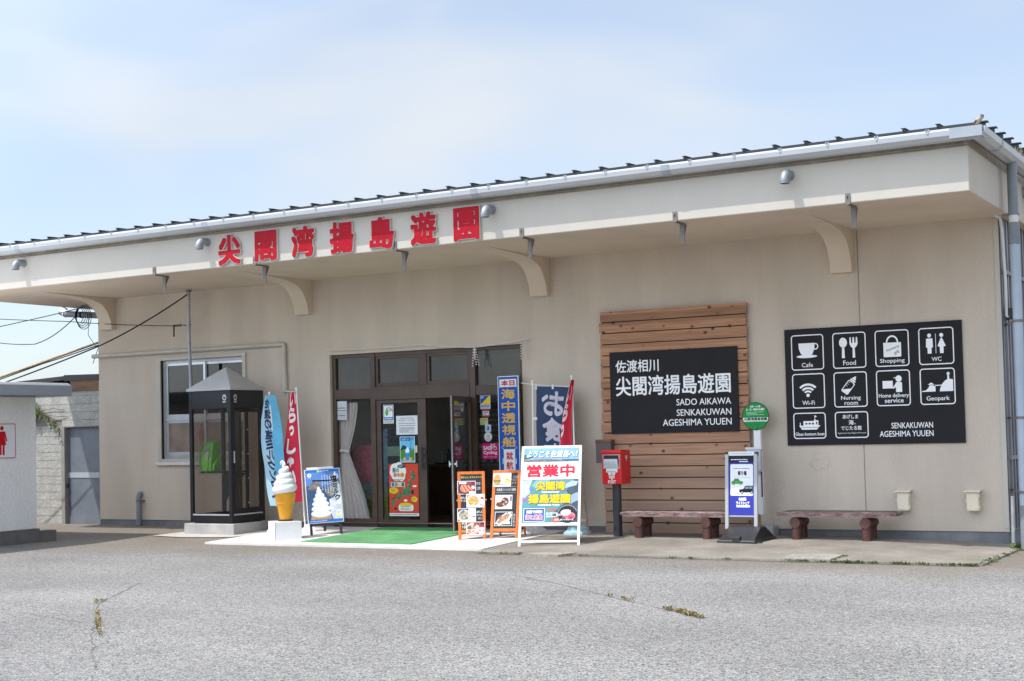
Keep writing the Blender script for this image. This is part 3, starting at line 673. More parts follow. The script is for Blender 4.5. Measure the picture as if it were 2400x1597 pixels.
mb.tube([(-20.6, .5, 3.8), (-20.62, .5, 3.45), (-20.4, .5, 3.2), (-20.05, .5, 3.25)], .006, BLACK, 5); mb.tube([(-20.3, .5, 3.75), (-20.35, .5, 3.2), (-20.5, .5, 2.9)], .007, BLACK, 5)
obj('cable_coil', mb, bld, world=True)

# window of the left part
wf = MB(); X0, X1, Z0, Z1 = WIN
for a in ((X0-.075, -.03, Z0-.06, X0+.0, .05, Z1+.06), (X1, -.03, Z0-.06, X1+.075, .05, Z1+.06)): wf.box(*a, COND)
wf.box(X0, -.03, Z1, X1, .05, Z1+.06, COND); wf.box(X0-.12, -.06, Z0-.11, X1+.12, .05, Z0-.06, WHITE_D); wf.box(X0, -.03, Z0-.06, X1, .05, Z0, COND)
win = obj('window', wf, bld, world=True, bevel=.004)
fr = MB(); XM = -17.31; ZM = 1.80
fr.box(X0, .05, Z0, X0+.05, .14, Z1, ALU_B); fr.box(X1-.05, .05, Z0, X1, .14, Z1, ALU_B); fr.box(X0+.05, .05, Z1-.05, X1-.05, .14, Z1, ALU_B); fr.box(X0+.05, .05, Z0, X1-.05, .14, Z0+.06, ALU_B)
fr.box(X0+.05, .05, ZM-.05, X1-.05, .14, ZM, ALU)
for a, b, y in ((X0+.05, XM+.02, .07), (XM-.02, X1-.05, .10)):
    for za, zb in ((ZM, Z1-.05), (Z0+.06, ZM-.05)):
        t_ = .045
        fr.box(a, y, za, a+t_, y+.03, zb, ALU); fr.box(b-t_, y, za, b, y+.03, zb, ALU); fr.box(a+t_, y, za, b-t_, y+.03, za+.06, ALU); fr.box(a+t_, y, zb-t_, b-t_, y+.03, zb, ALU)
obj('frame', fr, win, world=True)
pn = MB(); pn.box(X0+.09, .082, ZM+.05, XM, .086, Z1-.09, GLASS_D); pn.box(XM, .112, ZM+.05, X1-.09, .116, Z1-.09, GLASS_D)
obj('pane', pn, win, world=True)
FROST = M('frosted_pane', (.26, .20, .155), .35, noise=(2.2, .35), spec=.5)
pn = MB(); pn.box(X0+.09, .082, Z0+.11, XM-.02, .086, ZM-.09, FROST); pn.box(XM+.02, .112, Z0+.11, X1-.09, .116, ZM-.09, FROST)
obj('frosted_pane', pn, win, world=True)

# entrance front of brown aluminium
ent = MB(); yf, yb = .06, .14
D0, D1, DZ = DOOR[0], DOOR[1], DOOR[3]
bx = lambda a, z0, b, z1, e=0.: ent.box(a, yf-e, z0, b, yb, z1, BROWN_AL)
bx(D0, -.09, D0+.07, DZ); bx(D1-.07, -.09, D1, DZ); bx(-13.71, -.09, -13.615, DZ, .012); bx(-11.795, -.09, -11.69, DZ, .012)
bx(D0+.07, DZ-.06, -13.71, DZ); bx(-13.615, DZ-.06, -11.795, DZ); bx(-11.69, DZ-.06, D1-.07, DZ)
bx(D0+.07, 2.01, -13.71, 2.17); bx(-11.69, 2.0, D1-.07, 2.15); bx(-13.615, 1.98, -11.795, 2.19, .02)
bx(D0+.07, -.09, -13.71, .03); bx(-11.69, -.09, D1-.07, .03); bx(-12.73, 2.19, -12.61, DZ-.06)
for a, b in ((-13.615, -12.73), (-12.61, -11.795)):
    bx(a, 2.19, a+.05, DZ-.06, -.012); bx(b-.05, 2.19, b, DZ-.06, -.012); bx(a+.05, 2.19, b-.05, 2.25, -.012); bx(a+.05, DZ-.11, b-.05, DZ-.06, -.012)
ef = obj('entrance_frame', ent, bld, world=True, bevel=.003)
pn = MB()
for a, b, z0, z1, y in ((D0+.07, -13.71, 2.17, DZ-.06, .10), (-13.565, -12.78, 2.25, DZ-.11, .10), (-12.56, -11.845, 2.25, DZ-.11, .10), (-11.69, D1-.07, 2.15, DZ-.06, .10), (D0+.07, -13.71, .03, 2.01, .10), (-11.69, D1-.07, .03, 2.0, .10)):
    p = MB(); p.box(a, y, z0, b, y+.005, z1, GLASS); obj('pane', p, ef, world=True)
sl_ = MB(); sl_.box(D0, -.02, -.13, D1, .06, -.088, ALU_B); obj('door_sill', sl_, bld, world=True)
dl = MB()
dl.box(-13.615, .07, -.075, -13.52, .12, 1.98, BROWN_AL); dl.box(-12.80, .07, -.075, -12.645, .12, 1.98, BROWN_AL); dl.box(-13.52, .07, -.075, -12.80, .12, .035, BROWN_AL); dl.box(-13.52, .07, 1.92, -12.80, .12, 1.98, BROWN_AL)
door = obj('sliding_door', dl, bld, world=True, bevel=.003)
p = MB(); p.box(-13.52, .092, .035, -12.80, .097, 1.92, GLASS); obj('pane', p, door, world=True)
p = MB(); p.box(-12.71, .02, .95, -12.68, .07, 1.0, ALU_B); p.box(-12.71, .02, 1.1, -12.68, .07, 1.15, ALU_B); p.box(-12.715, .008, .85, -12.675, .02, 1.2, BLACK); obj('handle', p, door, world=True)
# swing door standing open outwards, hinged on the right mullion
sw = bpy.data.objects.new('swing_door', None); COL.objects.link(sw); sw.parent = bld; sw.location = (-11.77+11.8, .03, .2); sw.rotation_euler = (0, 0, math.atan2(-.94, .21))
m_ = MB(); Wd = .90
m_.box(0, -.02, -.06, .08, .02, 1.97, BROWN_AL); m_.box(Wd-.07, -.02, -.06, Wd, .02, 1.97, BROWN_AL); m_.box(Wd, -.004, -.06, Wd+.003, .004, 1.97, ALU_B); m_.box(.08, -.02, -.06, Wd-.07, .02, .06, BROWN_AL); m_.box(.08, -.02, 1.9, Wd-.07, .02, 1.97, BROWN_AL)
obj('leaf_frame', m_, sw)
m_ = MB(); m_.box(.08, -.003, .06, Wd-.07, .003, 1.9, GLASS_S); obj('pane', m_, sw)
m_ = MB(); m_.box(Wd-.05, -.06, .93, Wd-.02, .06, .96, ALU); m_.box(Wd-.045, -.065, .90, Wd-.025, -.05, .99, ALU_B); m_.box(Wd-.045, .05, .90, Wd-.025, .065, .99, ALU_B); obj('handle', m_, sw)
# the room behind the front
rm_ = MB(); FLO = M('room_floor', (.14, .09, .07), .5, noise=(3, .3)); RWAL = M('room_wall', (.58, .55, .49), .9, noise=(1, .2)); CEI = M('room_ceiling', (.5, .5, .48), .9, noise=(1, .1))
rm_.box(LX+.2, .21, -.12, RX-.2, 9.8, -.08, FLO); obj('floor', rm_, bld, world=True)
rm_ = MB(); rm_.box(LX+.2, .21, 2.95, RX-.2, 9.8, 3.0, CEI); obj('ceiling', rm_, bld, world=True)
rm_ = MB(); rm_.box(LX+.2, 5.0, -.08, RX-.2, 5.1, 2.95, RWAL); rm_.box(-15.3, .2, -.08, -15.2, 5.0, 2.95, RWAL); rm_.box(-9.9, .2, -.08, -9.8, 5.0, 2.95, RWAL); obj('inner_wall', rm_, bld, world=True)

# ================================================================== NEIGHBOURS ON THE LEFT
WX = -18.38
wc = thing('toilet_building', 'low white rendered toilet building with grey flat roof edge at the left border', 'building', (WX, -6, -.2))
mb = MB(); mb.box(-23, -12, .02, WX, -2.76, 2.16, WC_WALL); obj('wall', mb, wc, world=True, bevel=.01)
WCB = M('dark_grey_plinth', (.13, .125, .12), .85, noise=(4, .25), bump=(60, .3, .004))
mb = MB(); mb.box(-22.9, -11.9, -.6, WX+.03, -2.73, .02, WCB); obj('plinth', mb, wc, world=True)
mb = MB(); mb.box(WX-.1, -2.73, -.3, WX+.1, -2.45, -.02, WCB); obj('step', mb, wc, world=True)
RGREY = M('roof_edge_grey', (.27, .29, .32), .5, noise=(2, .08))
mb = MB(); mb.box(-23.5, -12.5, 2.172, WX+.44, -2.39, 2.335, RGREY); mb.box(-23.5, -12.5, 2.335, WX+.40, -2.43, 2.375, WHITE); mb.box(-23, -12, 2.16, WX, -2.76, 2.172, RGREY)
obj('roof', mb, wc, world=True, bevel=.006)
mb = MB(); mb.T = Matrix.Translation((WX+.012, -3.48, 1.17)) @ Matrix(((0, 0, 1, 0), (1, 0, 0, 0), (0, 1, 0, 0), (0, 0, 0, 1)))
wht = M('sign_white', (.72, .73, .75), .4, noise=(5, .04)); rd = P('#c00a22')
mb.slab(-.30, 0, .30, .567, .01, wht); mb.rro(-.292, .008, .292, .559, .03, .012, rd)
mb.ell(.02, .485, .036, .036, rd, .002)
mb.shape([(-.045, .435), (.085, .435), (.125, .28), (.10, .272), (.075, .35), (.07, .36), (.105, .215), (.07, .215), (.07, .06), (.03, .06), (.03, .215), (.01, .215), (.01, .06), (-.03, .06), (-.03, .215), (-.065, .215), (-.03, .36), (-.035, .35), (-.06, .272), (-.085, .28)], rd, .002)
tag(obj('restroom_sign', mb), 'white square restroom sign with red woman figure on toilet building', 'sign')

shed = thing('shed', 'low connecting shed with grey horizontal siding and dark roof edge beside the shop', 'shed', (-21, .3, -.15))
SID = M('pale_siding', (.44, .43, .39), .85, noise=(5, .2), bump=(24, .8, .012), noise2=(30, .3))
mb = MB(); z = -.12; k = 0
DX0, DX1, DZ1 = -20.87, -19.85, 1.72
while z < 2.42:
    z1 = min(z+.15, 2.42)
    if z < DZ1-.01: mb.box(-23.2, .06, z, DX0, .2, min(z1, DZ1) - .006 if z1 < DZ1 else DZ1, SID)
    if z1 > DZ1: mb.box(DX0, .06, max(z, DZ1), LX-.005, .2, z1-.006, SID); mb.box(-23.2, .06, max(z, DZ1), DX0, .2, z1-.006, SID) if z >= DZ1 else None
    z = z1; k += 1
mb.box(-23.2, .075, -.12, DX0, .19, 2.42, JOINT); mb.box(DX0, .075, DZ1, LX-.005, .19, 2.42, JOINT)
mb.box(-23.2, .2, -.12, LX-.01, 4, 2.42, SID)
obj('wall', mb, shed, world=True)
RDK = M('dark_brown_flashing', (.028, .024, .026), .5, noise=(3, .2))
mb = MB(); mb.prism([(-20.72, 2.56), (LX-.004, 2.56), (LX-.004, 2.66), (-20.72, 2.675)], 'y', -.02, 4.2, RDK)
mb.prism([(-23.6, 2.44), (-20.72, 2.585), (-20.72, 2.66), (-23.6, 2.53)], 'y', .0, 4.2, RDK)
obj('roof', mb, shed, world=True)
FBW = M('stained_wood_board', (.19, .10, .06), .75, noise=(4, .4), stretch=(.6, 2, 8))
mb = MB(); mb.box(-20.58, -.0, 2.375, LX-.004, .058, 2.56, FBW); mb.box(-23.5, .02, 2.36, -20.58, .058, 2.5, WHITE_D); obj('fascia_board', mb, shed, world=True)
SDR = M('blue_grey_door', (.17, .19, .22), .45, .1, noise=(2.5, .18), bump=(60, .1, .002)); SDF = M('door_frame_beige', (.28, .26, .24), .6, noise=(5, .1))
mb = MB(); mb.box(DX0, .03, -.13, DX0+.09, .2, DZ1, SDF); mb.box(DX1-.025, .03, -.13, DX1+.01, .2, DZ1, SDF); mb.box(DX0+.09, .03, DZ1-.03, DX1-.025, .2, DZ1, SDF)
sdoor = obj('door', mb, shed, world=True, bevel=.003)
mb = MB(); mb.box(DX0+.09, .12, -.13, DX1-.025, .15, DZ1-.03, SDR); mb.box(DX0+.09, .108, .74, DX1-.025, .12, .84, ALU_B); mb.box(DX0+.09, .105, -.13, DX1-.025, .12, .02, SDR); mb.box(DX0+.09, .112, -.13, DX0+.13, .12, DZ1-.03, SDR); obj('panel', mb, sdoor, world=True)
mb = MB(); mb.tube([(DX0+.115, .105, .62), (DX0+.115, .075, .62), (DX0+.115, .075, .55)], .014, BLACK, 8); obj('handle', mb, sdoor, world=True)

# ivy on the shed
mb = MB(); rnd = random.Random(21)
for k in range(520):
    t = rnd.random(); x = -21.75+abs(rnd.gauss(0, .17)); z = 2.0+rnd.gauss(0, .075)-.25*max(0, x+21.4)
    if k > 400: q = rnd.random(); x = -21.62+q*.75; z = 1.99-.42*q*q+rnd.gauss(0, .02)
    y = .05-rnd.random()*.14; a = rnd.uniform(0, 6.28); s_ = rnd.uniform(.018, .04); tl = rnd.uniform(-.7, .7)
    d = Vector((math.cos(a), math.sin(tl)*.5, math.sin(a))).normalized(); r = d.cross(Vector((tl, -1, .3))).normalized()
    c = Vector((x, y, z)); mb.add([c-d*s_, c+r*s_*.6, c+d*s_, c-r*s_*.6], [(0, 1, 2, 3)], rnd.choice([LF1, LF1, LF2]))
iv = thing('ivy', 'green ivy sprig growing from the gap onto the shed siding', 'plant', (-21.7, .04, 1.95))
obj('leaves', mb, iv, world=True)
mb = MB(); mb.tube([(-21.75, .04, 1.9), (-21.4, .03, 1.99), (-21.05, .04, 1.85), (-20.9, .045, 1.62)], .006, RUST, 5); mb.tube([(-21.5, .04, 2.0), (-21.1, .03, 2.06), (-20.8, .045, 2.02)], .005, RUST, 5); mb.tube([(-21.4, .04, 1.98), (-21.0, .03, 1.9), (-20.7, .045, 1.9)], .005, RUST, 5)
obj('stem', mb, iv, world=True)

# small steel pipe mast on the wall with wires
mst = thing('service_mast', 'thin grey steel pipe mast clamped upright before the left wall', 'mast', (-17.32, -.28, -.12))
mb = MB(); mb.tube([(-17.31, -.28, -.12), (-17.31, -.28, 2.4), (-17.335, -.28, 3.2), (-17.33, -.28, 4.0)], .03, STEEL, 12); mb.tube([(-17.33, -.28, 3.99), (-17.33, -.28, 4.02)], .05, STEEL_D, 12); obj('pole', mb, mst, world=True, smooth=50)
mb = MB(); mb.tube([(-17.335, -.28, 3.38), (-17.335, -.28, 3.43)], .042, STEEL, 12);  mb.tube([(-17.335, -.3, 3.40), (-17.43, -.32, 3.41)], .012, RUST, 6); mb.box(-17.62, -.33, 3.39, -17.47, -.31, 3.43, BLACK); mb.box(-17.66, -.33, 3.22, -17.64, -.31, 3.43, BLACK); obj('clamp', mb, mst, world=True)
def wire(name, label, pts, r, mat, sag=0., n=14, cat='cable', group=None):
    ps = []
    for a, b in zip(pts, pts[1:]):
        for k in range(n): t = k/n; p = Vector(a).lerp(Vector(b), t); p.z -= sag*4*t*(1-t); ps.append(p)
    ps.append(Vector(pts[-1])); mb = MB(); mb.tube(ps, r, mat, 6); return tag(obj(name, mb, smooth=60), label, cat, group)
CBL = M('black_cable', (.015, .015, .016), .6, noise=(4, .2)); BAM = M('bamboo', (.36, .23, .12), .6, noise=(5, .4), stretch=(1, 1, 1))
wire('cable', 'black cable looping from the mast top down across the left wall', [(-17.33, -.30, 3.95), (-18.36, -.35, 3.50), (-19.29, -.5, 3.13), (-21.26, -.9, 2.55), (-25.5, -1.6, 1.55), (-36, -3.2, 1.9)], .013, CBL, .012)
wire('cable', 'thin level cable from the mast clamp past the corner into the sky', [(-17.62, -.32, 3.41), (-20.6, .0, 3.68), (-26, .7, 4.2), (-44, 2.6, 5.4)], .008, CBL, .02)
wire('bamboo_pole', 'long tan bamboo pole running through the sky below the eave', [(-19.7, .6, 3.45), (-21.5, .6, 3.09), (-25, .6, 2.38)], [.022]*29, BAM, 0, cat='pole')
wire('cable', 'thin black cable just under the bamboo pole', [(-19.7, .55, 3.40), (-22, .6, 2.96), (-26, .6, 2.15), (-44, .8, 2.4)], .011, CBL, .015)
wire('cable', 'slack black cable hanging from the coil under the eave corner', [(-20.95, .58, 3.90), (-22.2, .6, 3.36), (-24.6, .6, 3.75), (-44, 1.0, 4.6)], .009, CBL, .09)
wire('cable', 'straight black cable rising to the coil under the eave corner', [(-20.9, .58, 3.99), (-25, .6, 3.62), (-44, 1.2, 3.2)], .009, CBL, .02)

# ================================================================== BIG SIGNS ON THE BUILDING
LRED = M('letter_red', (.43, .008, .020), .55, noise=(5, .12), noise2=(60, .15), spec=.15); LWH = M('letter_side_white', (.58, .54, .48), .6, noise=(6, .15))
ls = thing('fascia_lettering', 'row of seven big red cut-out characters with white sides on the eave fascia', 'sign', (-12.4, FY, 4.03))
for ch, x0, x1 in zip('尖閣湾揚島遊園', (-14.74, -14.02, -13.32, -12.61, -11.90, -11.19, -10.475), (-14.31, -13.607, -12.904, -12.19, -11.485, -10.772, -10.065)):
    z0, z1 = 4.058, 4.508
    mb = MB()
    v, f = glyphs(ch, 0, .5)
    xs = [p[0] for p in v]; ys = [p[1] for p in v]; a0, a1, b0, b1 = min(xs), max(xs), min(ys), max(ys)
    for bold, dep, mat in ((.021, (.004, .036), LWH), (.0135, (.035, .044), LRED)):
        for k, (ox, oz) in enumerate(((0, 0), (1, 0), (-1, 0), (0, 1), (0, -1), (1, 1), (-1, -1), (1, -1), (-1, 1))):
            m_ = .0135
            pts = [(x0+m_+(p[0]-a0)/(a1-a0)*(x1-x0-2*m_)+ox*bold*(1+.03*k), FY-(dep[0]+(p[2]+.5)*(dep[1]-dep[0]))-k*.0004, z0+m_+(p[1]-b0)/(b1-b0)*(z1-z0-2*m_)+oz*bold*(1+.03*k)) for p in v]
            mb.add(pts, f, mat)
    obj('character', mb, ls, world=True)

# plank backing board (20 boards)
mb = MB(); rnd = random.Random(2); PX0, PX1 = -9.43, -7.135
for k in range(20):
    z1 = 3.145-k*.1635; z0 = z1-.149
    e0, e1 = rnd.uniform(-.012, .012), rnd.uniform(-.008, .008)
    mb.box(PX0+e0+(.0 if k < 14 else .01), -.075, z0, PX1+e1, -.05, z1, PLANK)
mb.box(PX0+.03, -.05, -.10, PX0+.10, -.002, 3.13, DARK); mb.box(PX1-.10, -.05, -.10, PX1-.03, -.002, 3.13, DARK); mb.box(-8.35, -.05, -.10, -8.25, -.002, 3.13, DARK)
mb.box(PX0+.02, -.0505, -.09, PX1-.02, -.049, 3.12, M('black_board_backing', (.01, .009, .008), .9, noise=(5, .2)))  # near-black sheet behind the boards, seen through their gaps
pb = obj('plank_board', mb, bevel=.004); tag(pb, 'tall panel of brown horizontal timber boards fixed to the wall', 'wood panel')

SBLK = M('sign_black', (.013, .0115, .0135), .6, noise=(2, .12), spec=.25); SWHT = P('#f2f2f2')
s1 = MB(); s1.T = WALLT(-9.268, -.10, 1.34)
s1.slab(0, 0, 1.99, 1.2, .022, SBLK)
s1.text('佐渡相川', .098, .895, .785, 1.075, SWHT, .002, .0028)
s1.text('尖閣湾揚島遊園', .098, .555, 1.88, .835, SWHT, .002, .0052)
s1.text('SADO AIKAWA', 1.05, .39, 1.882, .482, SWHT, .002, .0008); s1.text('SENKAKUWAN', 1.05, .24, 1.882, .332, SWHT, .002, .0008); s1.text('AGESHIMA YUUEN', .83, .10, 1.882, .194, SWHT, .002, .0008)
tag(obj('name_sign', s1), 'black name sign with white characters on the timber board panel', 'sign')

s2 = MB(); s2.T = WALLT(-6.605, -.024, 1.127)
s2.slab(0, 0, 2.402, 1.602, .02, SBLK)
def cell(x0, x1, z0, z1):
    a, b, c, d = x0+6.605, x1+6.605, z0-1.127, z1-1.127
    s2.rro(a, c, b, d, .045, .014, SWHT)
    W_, H_ = b-a, d-c
    return (lambda u: a+u*W_), (lambda v: c+v*H_), W_, H_
cols = [(-6.512, -6.053), (-5.927, -5.469), (-5.346, -4.892), (-4.765, -4.309)]
def T_(s, U, V, u0, v0, u1, v1, bold=.0006): s2.text(s, U(u0), V(v0), U(u1), V(v1), SWHT, .002, bold)
def S_(U, V, pts, mat=SWHT, w=.002): s2.shape([(U(p[0]), V(p[1])) for p in pts], mat, w)
# cafe
U, V, w_, h_ = cell(*cols[0], 2.159, 2.646)
S_(U, V, [(.23, .76), (.73, .76), (.72, .6), (.66, .46), (.58, .40), (.38, .40), (.30, .46), (.24, .6)]); s2.arc(U(.745), V(.66), .030, .045, -110, 110, SWHT, .002); s2.ell(U(.48), V(.385), .32*w_, .045*h_, SWHT, .0024)
T_('Cafe', U, V, .32, .085, .66, .205)
# food
U, V, w_, h_ = cell(*cols[1], 2.159, 2.646)
s2.ell(U(.32), V(.72), .12*w_, .14*h_, SWHT, .002); S_(U, V, [(.285, .60), (.355, .60), (.365, .29), (.275, .29)])
S_(U, V, [(.52, .86), (.56, .86), (.565, .70), (.60, .70), (.61, .86), (.655, .86), (.665, .70), (.70, .70), (.71, .86), (.75, .86), (.76, .68), (.72, .60), (.67, .56), (.675, .29), (.60, .29), (.605, .56), (.55, .60), (.515, .68)])
T_('Food', U, V, .31, .09, .69, .22)
# shopping
U, V, w_, h_ = cell(*cols[2], 2.159, 2.646)
S_(U, V, [(.25, .655), (.77, .655), (.77, .28), (.75, .26), (.27, .26), (.25, .28)]); s2.arc(U(.51), V(.66), .062, .082, 0, 180, SWHT, .002, 18, 1.15)
v, f = glyphs('souvenir'); 
def slant_text(s, cx, cy, wd, ang, mat):
    v, f = glyphs(s); xs = [p[0] for p in v]; x0, x1 = min(xs), max(xs); k = wd/(x1-x0); ca, sa = math.cos(R(ang)), math.sin(R(ang))
    s2.add([(cx+(p[0]-(x0+x1)/2)*k*ca-(p[1]-.3)*k*sa, cy+(p[0]-(x0+x1)/2)*k*sa+(p[1]-.3)*k*ca, .003) for p in v], f, mat)
slant_text('souvenir', U(.53), V(.50), .19, 17, SBLK); slant_text('gift', U(.64), V(.385), .075, 17, SBLK)
T_('Shopping', U, V, .14, .075, .86, .215)
# toilets
U, V, w_, h_ = cell(*cols[3], 2.159, 2.646)
s2.ell(U(.31), V(.79), .055*w_, .055*h_, SWHT, .002); S_(U, V, [(.22, .71), (.40, .71), (.41, .47), (.37, .46), (.365, .30), (.255, .30), (.25, .46), (.21, .47)])
s2.rect(U(.483), V(.30), U(.497), V(.83), SWHT, .002)
s2.ell(U(.655), V(.79), .055*w_, .055*h_, SWHT, .002); S_(U, V, [(.64, .72), (.67, .72), (.77, .50), (.74, .48), (.71, .48), (.705, .30), (.605, .30), (.60, .48), (.57, .48), (.54, .50)])
T_('WC', U, V, .36, .095, .64, .205)
# wi-fi
U, V, w_, h_ = cell(*cols[0], 1.633, 2.111)
for r0, r1 in ((.05, .075), (.092, .120), (.140, .170)): s2.arc(U(.48), V(.36), r0, r1, 45, 135, SWHT, .002, 18)
s2.ell(U(.48), V(.375), .024, .024, SWHT, .002); T_('Wi-Fi', U, V, .30, .10, .68, .22)
# nursing
U, V, w_, h_ = cell(*cols[1], 1.633, 2.111)
def rot(pts, cx, cy, ang): ca, sa = math.cos(R(ang)), math.sin(R(ang)); return [(cx+x*ca-y*sa, cy+x*sa+y*ca) for x, y in pts]
cx, cy = U(.46), V(.60)
bo = [(-.045, -.115), (.045, -.115), (.055, -.10), (.055, .06), (.03, .075), (-.03, .075), (-.055, .06), (-.055, -.10)]
s2.shape(rot(bo, cx, cy, -38), SWHT, .002); s2.shape(rot([(x*.8, y*.86-.003) for x, y in bo], cx, cy, -38), SBLK, .0026)
s2.shape(rot([(-.045, -.10), (.045, -.10), (.045, -.01), (-.045, -.09)], cx, cy, -38), SWHT, .0032)
s2.shape(rot([(-.04, .08), (.04, .08), (.04, .10), (-.04, .10)], cx, cy, -38), SWHT, .0026); s2.shape(rot([(-.028, .105), (.028, .105), (.026, .125), (.012, .135), (.012, .155), (-.012, .155), (-.012, .135), (-.026, .125)], cx, cy, -38), SWHT, .0026)
for k in range(3): s2.shape(rot([(-.04, -.02+.03*k), (-.015, -.02+.03*k), (-.015, -.015+.03*k), (-.04, -.015+.03*k)], cx, cy, -38), SWHT, .0034)
T_('Nursing', U, V, .21, .18, .80, .32); T_('room', U, V, .31, .06, .71, .145)
# home delivery
U, V, w_, h_ = cell(*cols[2], 1.633, 2.111)
s2.rect(U(.19), V(.49), U(.49), V(.70), SWHT, .002); s2.ell(U(.665), V(.755), .09*w_, .09*h_, SWHT, .002); S_(U, V, [(.52, .79), (.60, .80), (.60, .775), (.53, .765)])
S_(U, V, [(.59, .66), (.74, .66), (.76, .63), (.76, .38), (.58, .38), (.58, .52), (.50, .475), (.48, .50), (.56, .60)])
T_('Home delivery', U, V, .065, .205, .945, .345, .001); T_('service', U, V, .24, .09, .79, .205, .001)
# geopark
U, V, w_, h_ = cell(*cols[3], 1.633, 2.111)
S_(U, V, [(.04, .36), (.44, .36), (.44, .50), (.38, .53), (.28, .54), (.24, .47), (.17, .40), (.05, .38)]); S_(U, V, [(.22, .55), (.42, .55), (.32, .61)])
S_(U, V, [(.43, .515), (.62, .515), (.62, .54), (.43, .54)]); S_(U, V, [(.56, .36), (.94, .36), (.94, .68), (.80, .70), (.70, .64), (.62, .55), (.57, .43)])
S_(U, V, [(.78, .70), (.84, .70), (.83, .82), (.79, .82)]); S_(U, V, [(.76, .82), (.86, .82), (.86, .84), (.76, .84)]); S_(U, V, [(.77, .845), (.85, .845), (.84, .88), (.78, .88)])
T_('Geopark', U, V, .175, .08, .83, .235)
# boat
U, V, w_, h_ = cell(*cols[0], 1.216, 1.574)
S_(U, V, [(.17, .51), (.83, .51), (.72, .35), (.26, .35)]); S_(U, V, [(.31, .51), (.31, .68), (.64, .68), (.64, .73), (.70, .73), (.70, .70), (.77, .70), (.77, .51)])
for k in range(3): s2.rect(U(.37+.1*k), V(.55), U(.43+.1*k), V(.61), SBLK, .003)
s2.rect(U(.70), V(.55), U(.74), V(.64), SBLK, .003); s2.rect(U(.655), V(.73), U(.668), V(.90), SWHT, .002); S_(U, V, [(.665, .90), (.73, .85), (.665, .80)]); s2.rect(U(.20), V(.51), U(.225), V(.62), SWHT, .002)
s2.line([(U(.22), V(.43)), (U(.78), V(.43))], .005, SBLK, .003)
T_('Glass-bottom boat', U, V, .055, .125, .95, .245, .0008)
# museum
U, V, w_, h_ = cell(*cols[1], 1.216, 1.574)
T_('あげしま', U, V, .24, .73, .70, .885, .001); T_('海', U, V, .415, .50, .56, .68, .001); s2.arc(U(.60), V(.54), .006, .009, 0, 360, SWHT, .002); T_('でじたる館', U, V, .18, .30, .79, .46, .001)
T_('Ageshima Sea Digital Museum', U, V, .07, .155, .93, .215, .0)
s2.text('SENKAKUWAN', 1.446, .206, 1.991, .282, SWHT, .002, .0007); s2.text('AGESHIMA YUUEN', 1.285, .096, 1.994, .173, SWHT, .002, .0007)
tag(obj('facility_sign', s2), 'wide black facility sign with white pictogram squares on the right wall', 'sign')

# ================================================================== PHONE BOOTH
BX, BY, BZ = -16.03, -.82, -.16
pbth = thing('phone_booth', 'black framed glass phone booth with grey pyramid roof on a concrete base', 'phone booth', (BX, BY, BZ), R(-.5)); pbth.scale = (.96, .87, 1)
mb = MB(); mb.prism([(-.56, -.54), (.56, -.54), (.56, .50), (-.56, .50)], 'z', -.03, .185, CONC_L); obj('base', mb, pbth, bevel=.012)
mb = MB(); h = .47; z0, z1 = .20, 2.36
for sx in (-1, 1):
    for sy in (-1, 1): mb.box(sx*h, sy*h, z0, sx*(h-.06), sy*(h-.06), z1, BLACK)
for z, t_ in ((z0, .14), (z1-.30, .30)):
    for s_ in (-1, 1):
        mb.box(-h+.06, s_*(h-.004), z, h-.06, s_*(h-.05), z+t_, BLACK); mb.box(s_*(h-.004), -h+.06, z, s_*(h-.05), h-.06, z+t_, BLACK)
mb.box(-h+.05, -h+.05, z1-.06, h-.05, h-.05, z1, BLACK); mb.box(-h+.05, -h+.05, z0-.02, h-.05, h-.05, z0+.02, M('booth_floor', (.05, .05, .05), .7, noise=(8, .3)))
mb.box(-h+.06, -h-.002, z0+.115, h-.06, -h+.01, z0+.14, ALU); mb.box(h-.01, -h+.06, z0+.115, h+.002, h-.06, z0+.14, ALU)
obj('frame', mb, pbth, bevel=.004)
BRF = M('booth_roof_grey', (.42, .42, .41), .55, noise=(3, .06))
mb = MB(); e = .50
mb.box(-e, -e, z1, e, e, z1+.035, BRF)
mb.add([(-e, -e, z1+.035), (e, -e, z1+.035), (e, e, z1+.035), (-e, e, z1+.035), (0, 0, z1+.40)], [(0, 1, 4), (1, 2, 4), (2, 3, 4), (3, 0, 4)], BRF)
obj('roof', mb, pbth)
for (x0, y0, x1, y1) in ((-h+.06, -h+.03, h-.06, -h+.034), (-h+.03, -h+.06, -h+.034, h-.06), (-h+.06, h-.034, h-.06, h-.03)):
    mb = MB(); mb.box(x0, y0, z0+.14, x1, y1, z1-.30, GLASS_B); obj('pane', mb, pbth)
mb = MB()                                                # folding door on the right face
mb.box(h-.045, -h+.06, z0+.15, h-.005, -h+.12, z1-.31, BLACK); mb.box(h-.045, -.02, z0+.15, h-.005, .03, z1-.31, BLACK); mb.box(h-.045, h-.11, z0+.15, h-.005, h-.06, z1-.31, BLACK); mb.box(h-.045, -h+.12, z0+.15, h-.005, h-.11, z0+.23, BLACK); mb.box(h-.045, -h+.12, z1-.36, h-.005, h-.11, z1-.31, BLACK)
for z in (.5, .9, 1.3, 1.7): mb.box(h-.006, 0, z, h+.004, .012, z+.02, ALU)
bd = obj('door', mb, pbth)
mb = MB(); mb.box(h-.028, -h+.12, z0+.23, h-.024, h-.11, z1-.36, GLASS_B); obj('pane', mb, bd)
mb = MB(); mb.box(h-.004, -h+.08, 1.17, h+.012, -h+.092, 1.36, WHITE_D); obj('handle', mb, bd)
